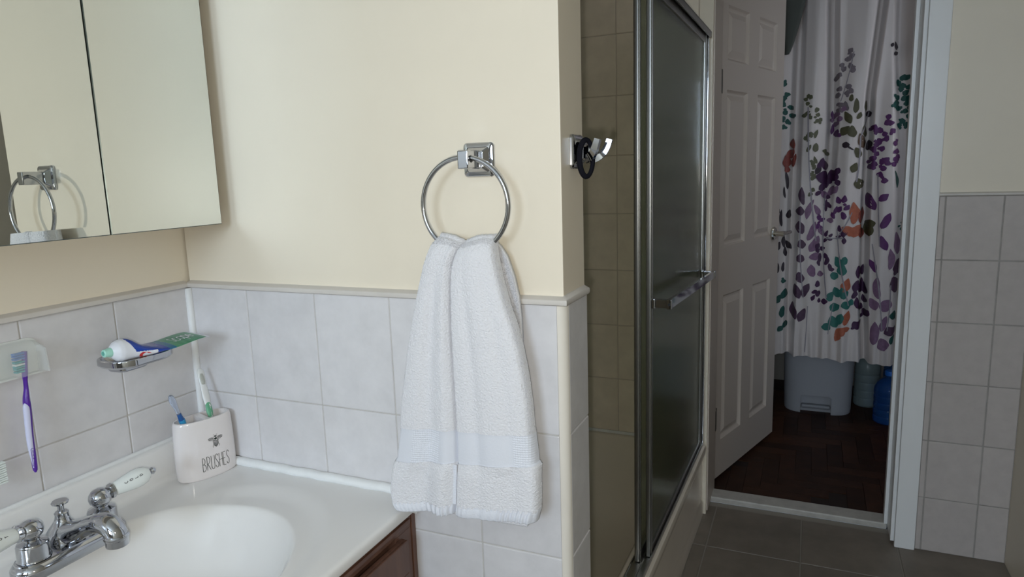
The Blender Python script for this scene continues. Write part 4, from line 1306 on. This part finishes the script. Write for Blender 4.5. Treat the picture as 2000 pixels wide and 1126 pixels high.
gridmesh(bm, lambda f, g_: Vector((X0 + (X1 - X0) * f, CYM + fold(X0 + (X1 - X0) * f, 0.36) - 0.0014, cz0(X0 + (X1 - X0) * f) + 0.014 * g_ - 0.001)), 230, 2)
obj('hem', bm, M['curtain'], ct, sharp=180)
PRINT = {
 'k': [(1400,1803,1392,1839,14),(1390,1779,1409,1796,14),(1379,1813,1384,1832,11),(1301,1516,1310,1546,24),(1208,1374,1212,1404,26),(1308,1361,1314,1412,21),(1246,1363,1213,1389,7),(1085,1256,1110,1305,21),(963,1186,951,1285,12),(955,1144,948,1203,10),(973,1043,975,1088,18),(943,1005,940,1091,13),(922,1064,927,1098,15),(958,900,956,967,15),(991,889,963,938,18),(966,857,961,908,13),(922,883,937,932,20),(917,962,966,981,14),(931,773,924,835,13),(955,779,958,831,13)],
 'g': [(1434,1667,1434,1693,21),(1461,1671,1443,1691,22),(1431,1653,1407,1665,21),(1442,1633,1434,1659,22),(1452,1629,1469,1646,19),(1459,1604,1437,1619,21),(1426,1587,1403,1597,21),(1417,1556,1410,1583,22),(1419,1533,1424,1559,21),(1457,1553,1460,1579,21),(1463,1538,1480,1556,19),(1448,1521,1457,1545,20),(1467,1496,1473,1522,21),(1450,1475,1440,1501,22),(1456,1459,1463,1484,21),(1443,1466,1419,1475,20),(1443,1628,1418,1634,20),(1445,1576,1445,1603,22),(1419,1550,1397,1566,22),(1471,1579,1451,1597,22),(933,1673,933,1699,21),(935,1633,957,1642,20),(933,1609,937,1634,21),(928,1579,939,1602,20),(958,1568,975,1585,20),(944,1541,940,1567,21),(969,1527,975,1552,21),(925,1516,942,1535,20),(940,1511,965,1509,20),(932,1474,938,1499,21),(1437,1182,1420,1265,12),(1450,561,1454,605,25),(1475,547,1469,596,20),(1446,441,1458,489,15),(1455,509,1477,533,18),(1473,1019,1476,1049,14),(1463,983,1477,1005,13),(1473,920,1477,957,12),(953,642,969,697,23),(929,619,951,666,23),(955,546,963,609,21),(939,474,965,505,21),(968,493,973,530,19),(947,732,971,733,19)],
 't': [(1222,1805,1202,1820,20),(1222,1777,1213,1801,21),(1217,1770,1198,1787,21),(1227,1742,1204,1746,19),(1233,1714,1217,1735,21),(1170,1749,1191,1758,18),(1166,1701,1178,1721,19),(1219,1642,1203,1663,21),(1209,1612,1207,1638,20),(1167,1639,1182,1658,19),(1162,1690,1165,1715,20),(1199,1728,1177,1742,20),(1219,1621,1222,1646,20),(1161,1614,1182,1623,19),(1192,1563,1177,1584,21),(1172,1540,1185,1561,19),(1213,1544,1200,1590,19)],
 'm': [(1177,1523,1165,1546,21),(1182,1498,1179,1524,21),(1180,1487,1157,1498,20),(1193,1544,1199,1568,20),(1164,1516,1152,1541,21),(1162,1511,1138,1514,19),(1141,1137,1108,1179,22),(1145,1152,1170,1202,23),(1168,1163,1186,1200,19),(1174,1032,1143,1038,20),(1054,1041,1083,1138,22),(1063,938,1094,1031,27),(1074,883,1112,962,34),(1071,855,1128,873,30),(1095,759,1082,822,31),(1129,761,1123,791,23),(1111,1058,1085,1112,20),(1140,959,1104,1012,20),(1456,871,1441,981,29),(1422,802,1420,904,24),(1383,662,1374,771,27),(1374,607,1347,665,32),(1402,602,1433,660,45),(1371,437,1374,553,33),(1401,504,1421,581,25),(1419,410,1401,473,43)],
 'p': [(1158,1515,1149,1557,14),(1163,1436,1177,1464,16),(1149,1444,1155,1495,16),(1172,1431,1196,1439,15),(1394,1504,1370,1511,20),(1381,1480,1406,1479,20),(1392,1437,1412,1452,20),(1385,1469,1370,1492,23),(1322,1453,1334,1477,21),(1350,1447,1325,1449,20),(1347,1436,1361,1458,21),(1360,1426,1383,1435,20),(1389,1403,1365,1411,21),(1325,1355,1337,1379,21),(1334,1334,1351,1353,20),(1337,1309,1321,1332,23),(1338,1282,1334,1311,23),(1356,1388,1344,1414,23),(1375,1361,1350,1370,21),(1353,1382,1328,1388,21),(1409,1377,1426,1395,20),(1424,1338,1427,1365,22),(1415,1304,1423,1329,21),(1427,1292,1402,1296,20),(1422,1319,1439,1337,20),(1374,1296,1357,1318,23),(1393,1305,1371,1322,22),(1383,1267,1363,1286,22),(1355,1236,1364,1262,22),(1381,1206,1376,1234,23),(1381,1288,1393,1311,21),(1334,1273,1318,1297,23),(1199,1115,1186,1150,20),(1211,1118,1218,1156,19),(1191,1073,1206,1104,19),(1215,1086,1239,1110,18),(1219,1040,1208,1078,20),(1171,1062,1187,1106,14),(1177,1043,1165,1076,15),(1114,1033,1107,1067,17),(1111,1034,1138,1045,16),(1101,994,1110,1026,15),(1127,984,1117,1012,12),(1350,1083,1319,1164,31),(1360,1126,1400,1158,26),(1377,997,1411,1071,30),(1406,895,1377,966,27),(1366,789,1337,851,22)],
 'o': [(1034,1623,1054,1623,16),(1028,1599,1038,1616,16),(1048,1609,1058,1626,16),(1031,1588,1051,1588,16),(1082,1546,1078,1568,17),(1036,1533,1044,1552,16),(1028,1523,1030,1545,17),(1084,1523,1090,1543,16),(1046,1518,1063,1528,16),(1089,1505,1105,1517,16),(1075,1504,1093,1510,16),(1050,1429,1047,1450,18),(1044,1419,1031,1437,18),(1060,1435,1058,1457,17),(1080,1302,1067,1319,18),(1073,1285,1084,1302,17),(1088,1237,1073,1253,18),(1061,1251,1077,1263,16),(1074,1173,1078,1194,17),(1077,1159,1058,1169,17),(1130,1361,1111,1367,16),(1135,1341,1134,1362,17),(1076,1425,1088,1465,14),(1044,1362,1062,1397,14),(1081,1361,1083,1404,22),(1068,1228,1084,1261,16),(1091,1306,1077,1343,12)],
 'v': [(1225,1584,1227,1618,16),(1244,1530,1246,1599,21),(1229,1484,1201,1543,24),(1252,1504,1268,1535,17),(1191,1432,1223,1474,30),(1243,1421,1232,1477,31),(1288,1541,1290,1592,14),(1294,1423,1287,1479,21),(1270,1326,1252,1376,26),(1242,1259,1260,1306,27),(1278,1182,1267,1234,39),(1281,1199,1299,1198,17),(1331,959,1329,1037,34),(1334,1000,1332,1039,34)],
 'b': [(1286,1370,1266,1439,29)],
 'd': [(1110,1214,1128,1273,43),(1176,1222,1155,1277,42),(1136,1188,1126,1236,29),(1093,1285,1117,1334,21),(1130,1274,1112,1325,22),(1175,1256,1189,1285,23),(1190,1199,1179,1231,20),(1118,1176,1111,1209,22),(1151,1207,1155,1245,24),(1088,1157,1115,1174,18),(1130,1100,1140,1137,14),(1139,1077,1143,1111,12),(1162,1094,1145,1124,15),(1136,1146,1159,1145,18),(1112,707,1116,742,20),(1089,680,1115,692,16),(1113,660,1128,692,20),(1091,640,1105,670,15),(1123,630,1126,656,13),(1135,638,1165,640,23),(1102,895,1117,925,19),(1118,895,1143,905,18),(1115,877,1100,903,17),(1120,829,1122,880,15),(1121,812,1114,847,13),(1145,819,1157,862,17),(1170,790,1162,830,15),(1167,800,1188,801,16),(1148,850,1142,880,15),(1143,956,1152,989,12),(1133,929,1152,956,12),(1173,943,1147,953,12),(1156,957,1172,973,12),(1206,981,1199,1015,15),(1222,955,1208,992,17),(1223,923,1219,960,15),(1185,958,1215,964,11),(1215,966,1237,981,11),(1292,756,1291,821,20),(1313,762,1319,816,20),(1280,686,1292,750,22),(1310,677,1312,751,30),(1331,672,1323,732,20),(1270,658,1288,698,20),(1329,627,1321,667,20),(1298,608,1291,668,18),(1320,592,1308,625,22),(1328,562,1346,602,25),(1313,551,1336,575,14),(1274,521,1316,541,34),(1271,508,1290,522,12)],
 'q': [(1039,1110,1028,1199,22),(1028,1059,1026,1106,30),(1039,970,1021,1035,33),(1042,898,1029,945,30),(1037,829,1029,872,31),(1042,727,1026,784,31),(1035,648,1014,723,28),(1051,656,1078,728,28),(1021,542,1007,629,26),(1035,531,1065,602,31),(1412,496,1470,518,37),(1455,690,1438,772,39),(1458,780,1472,855,48),(1442,775,1470,811,23)],
 'r': [(1259,1017,1254,1124,37),(1263,966,1210,1005,35),(1261,954,1291,1017,35),(1260,956,1258,1005,34),(1229,688,1249,760,32),(1237,691,1229,731,28),(1240,527,1257,601,25),(1203,466,1246,520,32),(1227,502,1266,513,21),(1204,444,1219,499,23)],
 'R': [(1290,1020,1299,1097,24),(1300,947,1289,1000,25),(984,1380,978,1433,20),(962,1335,986,1381,28),(953,1290,951,1354,30),(981,1293,996,1359,19),(961,1268,954,1302,20)],
 'G': [(1211,808,1190,864,30),(1219,823,1231,865,25),(1224,771,1221,832,33),(1176,754,1204,782,33),(1214,665,1191,715,30),(1234,656,1222,715,33),(1169,641,1183,690,28),(1176,598,1218,628,35),(1223,620,1268,641,32),(1256,626,1270,657,25),(1209,514,1181,573,38),(1207,529,1228,586,30),(1156,496,1167,535,34)],
 's': [(1375,913,1353,1249,5),(1404,506,1345,924,5),(1254,625,1191,996,5),(1189,946,1250,1074,5),(1144,949,1220,952,7),(1099,935,1044,1571,6),(1054,653,1026,1060,5),(1158,657,1130,1158,5),(1263,1216,1270,1428,6),(1182,1589,1227,1807,4),(1426,507,1431,730,5),(1270,1421,1308,1550,4),(1172,478,1190,632,4),(1068,378,1075,614,4)],
}
PCOL = {'k': (0.030, 0.018, 0.028), 'g': (0.012, 0.085, 0.072), 't': (0.20, 0.165, 0.185), 'm': (0.225, 0.125, 0.215), 'p': (0.105, 0.022, 0.125), 'o': (0.115, 0.115, 0.065), 'v': (0.085, 0.078, 0.035), 'b': (0.11, 0.062, 0.035), 'd': (0.055, 0.014, 0.062), 'q': (0.085, 0.040, 0.080), 'r': (0.46, 0.135, 0.075), 'R': (0.26, 0.055, 0.040), 'G': (0.03, 0.165, 0.14), 's': (0.32, 0.29, 0.32)}
def put_f(a, b, off):
    sl = (fold(a + 0.002, b) - fold(a - 0.002, b)) / 0.004
    n_ = Vector((sl, -1, 0)).normalized()
    return Vector((a, CYM + fold(a, b), b)) + n_ * (0.0016 + off)
layer = 0
for key, items in PRINT.items():
    bm = bmesh.new()
    rj = random.Random(layer + 5)
    if key in 'gpto':       # the small clusters: more buds between the larger ones
        for (ax_, az_, bx_, bz_, wd) in list(items):
            if math.hypot(ax_ - bx_, az_ - bz_) < 34:
                dx_, dz_ = rj.uniform(-13, 13), rj.uniform(-15, 15)
                mx_, mz_ = (ax_ + bx_) / 2 + dx_, (az_ + bz_) / 2 + dz_
                an_ = rj.uniform(0, 3.14); l_ = rj.uniform(6, 10)
                items.append((mx_ - l_ * math.cos(an_), mz_ - l_ * math.sin(an_), mx_ + l_ * math.cos(an_), mz_ + l_ * math.sin(an_), wd * 0.6))
    for (ax_, az_, bx_, bz_, wd) in items:
        A_, B_ = Vector((ax_ / 1000, az_ / 1000)), Vector((bx_ / 1000, bz_ / 1000))
        d_ = B_ - A_; L_ = d_.length; wd_ = wd / 1000 * (1.0 if key == 's' else 1.22)
        n_ = Vector((-d_.y, d_.x)) / max(L_, 1e-6)
        k = max(9, int(L_ / 0.006))
        # leaf: pointed lower end, rounded upper end
        ctr, lf, rt = [], [], []
        for i in range(k + 1):
            t = i / k
            w_ = wd_ / 2 * (math.sin(math.pi * t ** 0.85) ** 0.75 if key != 's' else 1.0)
            w_ *= 1 + 0.10 * math.sin(t * 9 + ax_)
            c = A_ + d_ * t + n_ * (0.07 * L_ * math.sin(math.pi * t) * math.sin(ax_ * 1.7)) * (0.3 if key == 's' else 1)
            o_ = 0.0001 * layer
            row_ = []
            for j in range(7):
                e_ = c + n_ * w_ * (j / 3 - 1)
                row_.append(bm.verts.new(put_f(e_.x, e_.y, o_)))
            ctr.append(row_)
        ringface(bm, ctr, closed_u=False, cap0=False, cap1=False)
    layer += 1
    o = obj('flower_print', bm, mat('print_' + str(layer), PCOL[key], 0.55, var=0.25, scale=60), ct, sharp=180)
    o['kind'] = 'stuff'
rod = thing('curtain_rod', 'thin metal rod carrying the flowered curtain', 'curtain rod', (1.22, CYM, 2.18))
bm = bmesh.new(); tube(bm, [(0.42, CYM + 0.01, 2.185), (1.2, CYM + 0.01, 2.185), (2.02, CYM + 0.01, 2.185)], 0.011, 12); obj('pole', bm, M['nickel'], rod)
for k in range(10):
    x = X0 + 0.02 + k * 0.081
    bm = bmesh.new(); tube(bm, [(x, CYM + 0.01 + 0.019 * math.cos(2 * math.pi * q / 20), 2.178 + 0.024 * math.sin(2 * math.pi * q / 20)) for q in range(20)], 0.002, 6, closed=True)
    obj('ring', bm, M['nickel'], rod)
# dark cloth bunched in front of the curtain's upper left
bm = bmesh.new()
def dpt(f, g_):
    z = 1.815 + (2.14 - 1.815) * g_
    hw = 0.010 + 0.058 * (g_ ** 0.7)
    xc = 0.940 + 0.024 * g_
    a = 2 * math.pi * f
    return Vector((xc + hw * math.cos(a) * (1 + 0.10 * math.sin(6 * a)), CYM - 0.040 + 0.014 * math.sin(a) * (0.5 + 0.5 * g_), z))
rows_ = gridmesh(bm, dpt, 40, 24, closed_u=True)
bm.faces.new(list(reversed(rows_[0]))); bm.faces.new(rows_[-1])
dk = obj('dark_drape', bm, M['drape'], sharp=180)
tag(dk, 'dark grey cloth bunched over the upper left of the flowered curtain', 'cloth')

# ---- waste bin with pedal opening
BX, BY, BZ = 1.140, 2.965, FZ
bn = thing('waste_bin', 'grey-white plastic bin with a pedal opening under the curtain', 'bin', (BX, BY, BZ))
def bring(bm, k, z):
    out = []
    for i in range(72):
        a, b = selip(0.164 * k, 0.125 * k, i, 72, 3.4)
        b += -0.006 * math.cos(a / 0.164 * 1.4) if b < 0 else 0
        out.append(bm.verts.new((BX + a, BY + b, z)))
    return out
bm = bmesh.new()
ringface(bm, [bring(bm, k, BZ + z) for z, k in ((0.0002, 0.975), (0.004, 0.99), (0.02, 1.0), (0.2, 1.03), (0.36, 1.055), (0.40, 1.06))])
c = bmesh.new()
path = [(-0.0735, -0.02), (0.0735, -0.02)] + [(0.0735 - 0.014 + 0.014 * math.cos(math.radians(a)), 0.099 - 0.014 + 0.014 * math.sin(math.radians(a))) for a in range(0, 91, 15)] + [(-0.0735 + 0.014 + 0.014 * math.cos(math.radians(a)), 0.099 - 0.014 + 0.014 * math.sin(math.radians(a))) for a in range(90, 181, 15)]
ringface(c, [[c.verts.new((BX - 0.007 + a, y, BZ + b)) for a, b in path] for y in (BY - 0.2, BY - 0.085)])
bm = bool_cut(bm, [c])
obj('body', bm, M['bin'], bn, sharp=40)
bm = bmesh.new()
box(bm, (BX - 0.078, BY - 0.116, BZ + 0.022), (BX + 0.064, BY - 0.084, BZ + 0.044), 0.008, 3)
obj('pedal', bm, M['bin_dark'], bn)
bm = bmesh.new(); ringface(bm, [bring(bm, k, BZ + z) for z, k in ((0.401, 1.06), (0.404, 1.085), (0.425, 1.085), (0.438, 1.0), (0.442, 0.8))])
obj('lid', bm, M['bin'], bn)

# ---- water jugs
def jug(x, y, r, h, label, m, capm, group=None):
    t = thing('water_jug', label, 'water jug', (x, y, FZ), group)
    bm = bmesh.new()
    pr = [(0, 0.0003), (r * 0.90, 0.0003), (r * 0.98, 0.006), (r, 0.015)]
    for k in range(4):
        z = h * (0.12 + 0.13 * k)
        pr += [(r, z), (r * 0.965, z + h * 0.018), (r * 0.965, z + h * 0.03), (r, z + h * 0.048)]
    pr += [(r, h * 0.62), (r * 0.97, h * 0.68), (r * 0.80, h * 0.77), (r * 0.52, h * 0.84), (r * 0.33, h * 0.88), (r * 0.30, h * 0.95), (0, h * 0.95)]
    lathe(bm, pr, (x, y, FZ), (0, 0, 1), 32)
    obj('bottle', bm, m, t)
    bm = bmesh.new(); lathe(bm, [(0, 0), (r * 0.36, 0), (r * 0.36, h * 0.07), (r * 0.32, h * 0.085), (0, h * 0.085)], (x, y, FZ + h * 0.915), (0, 0, 1), 24)
    obj('cap', bm, capm, t)
jug(1.468, 2.835, 0.070, 0.265, 'blue water jug standing foremost on the dark floor by the door frame', M['jug'], M['jug_cap'])
jug(1.545, 3.060, 0.088, 0.40, 'taller blue water jug behind the foremost one, under the curtain', M['jug'], M['jug_cap'])
jug(1.385, 3.080, 0.064, 0.33, 'pale plastic jug between the bin and the blue jugs', M['jug_clear'], M['jug_clear'])
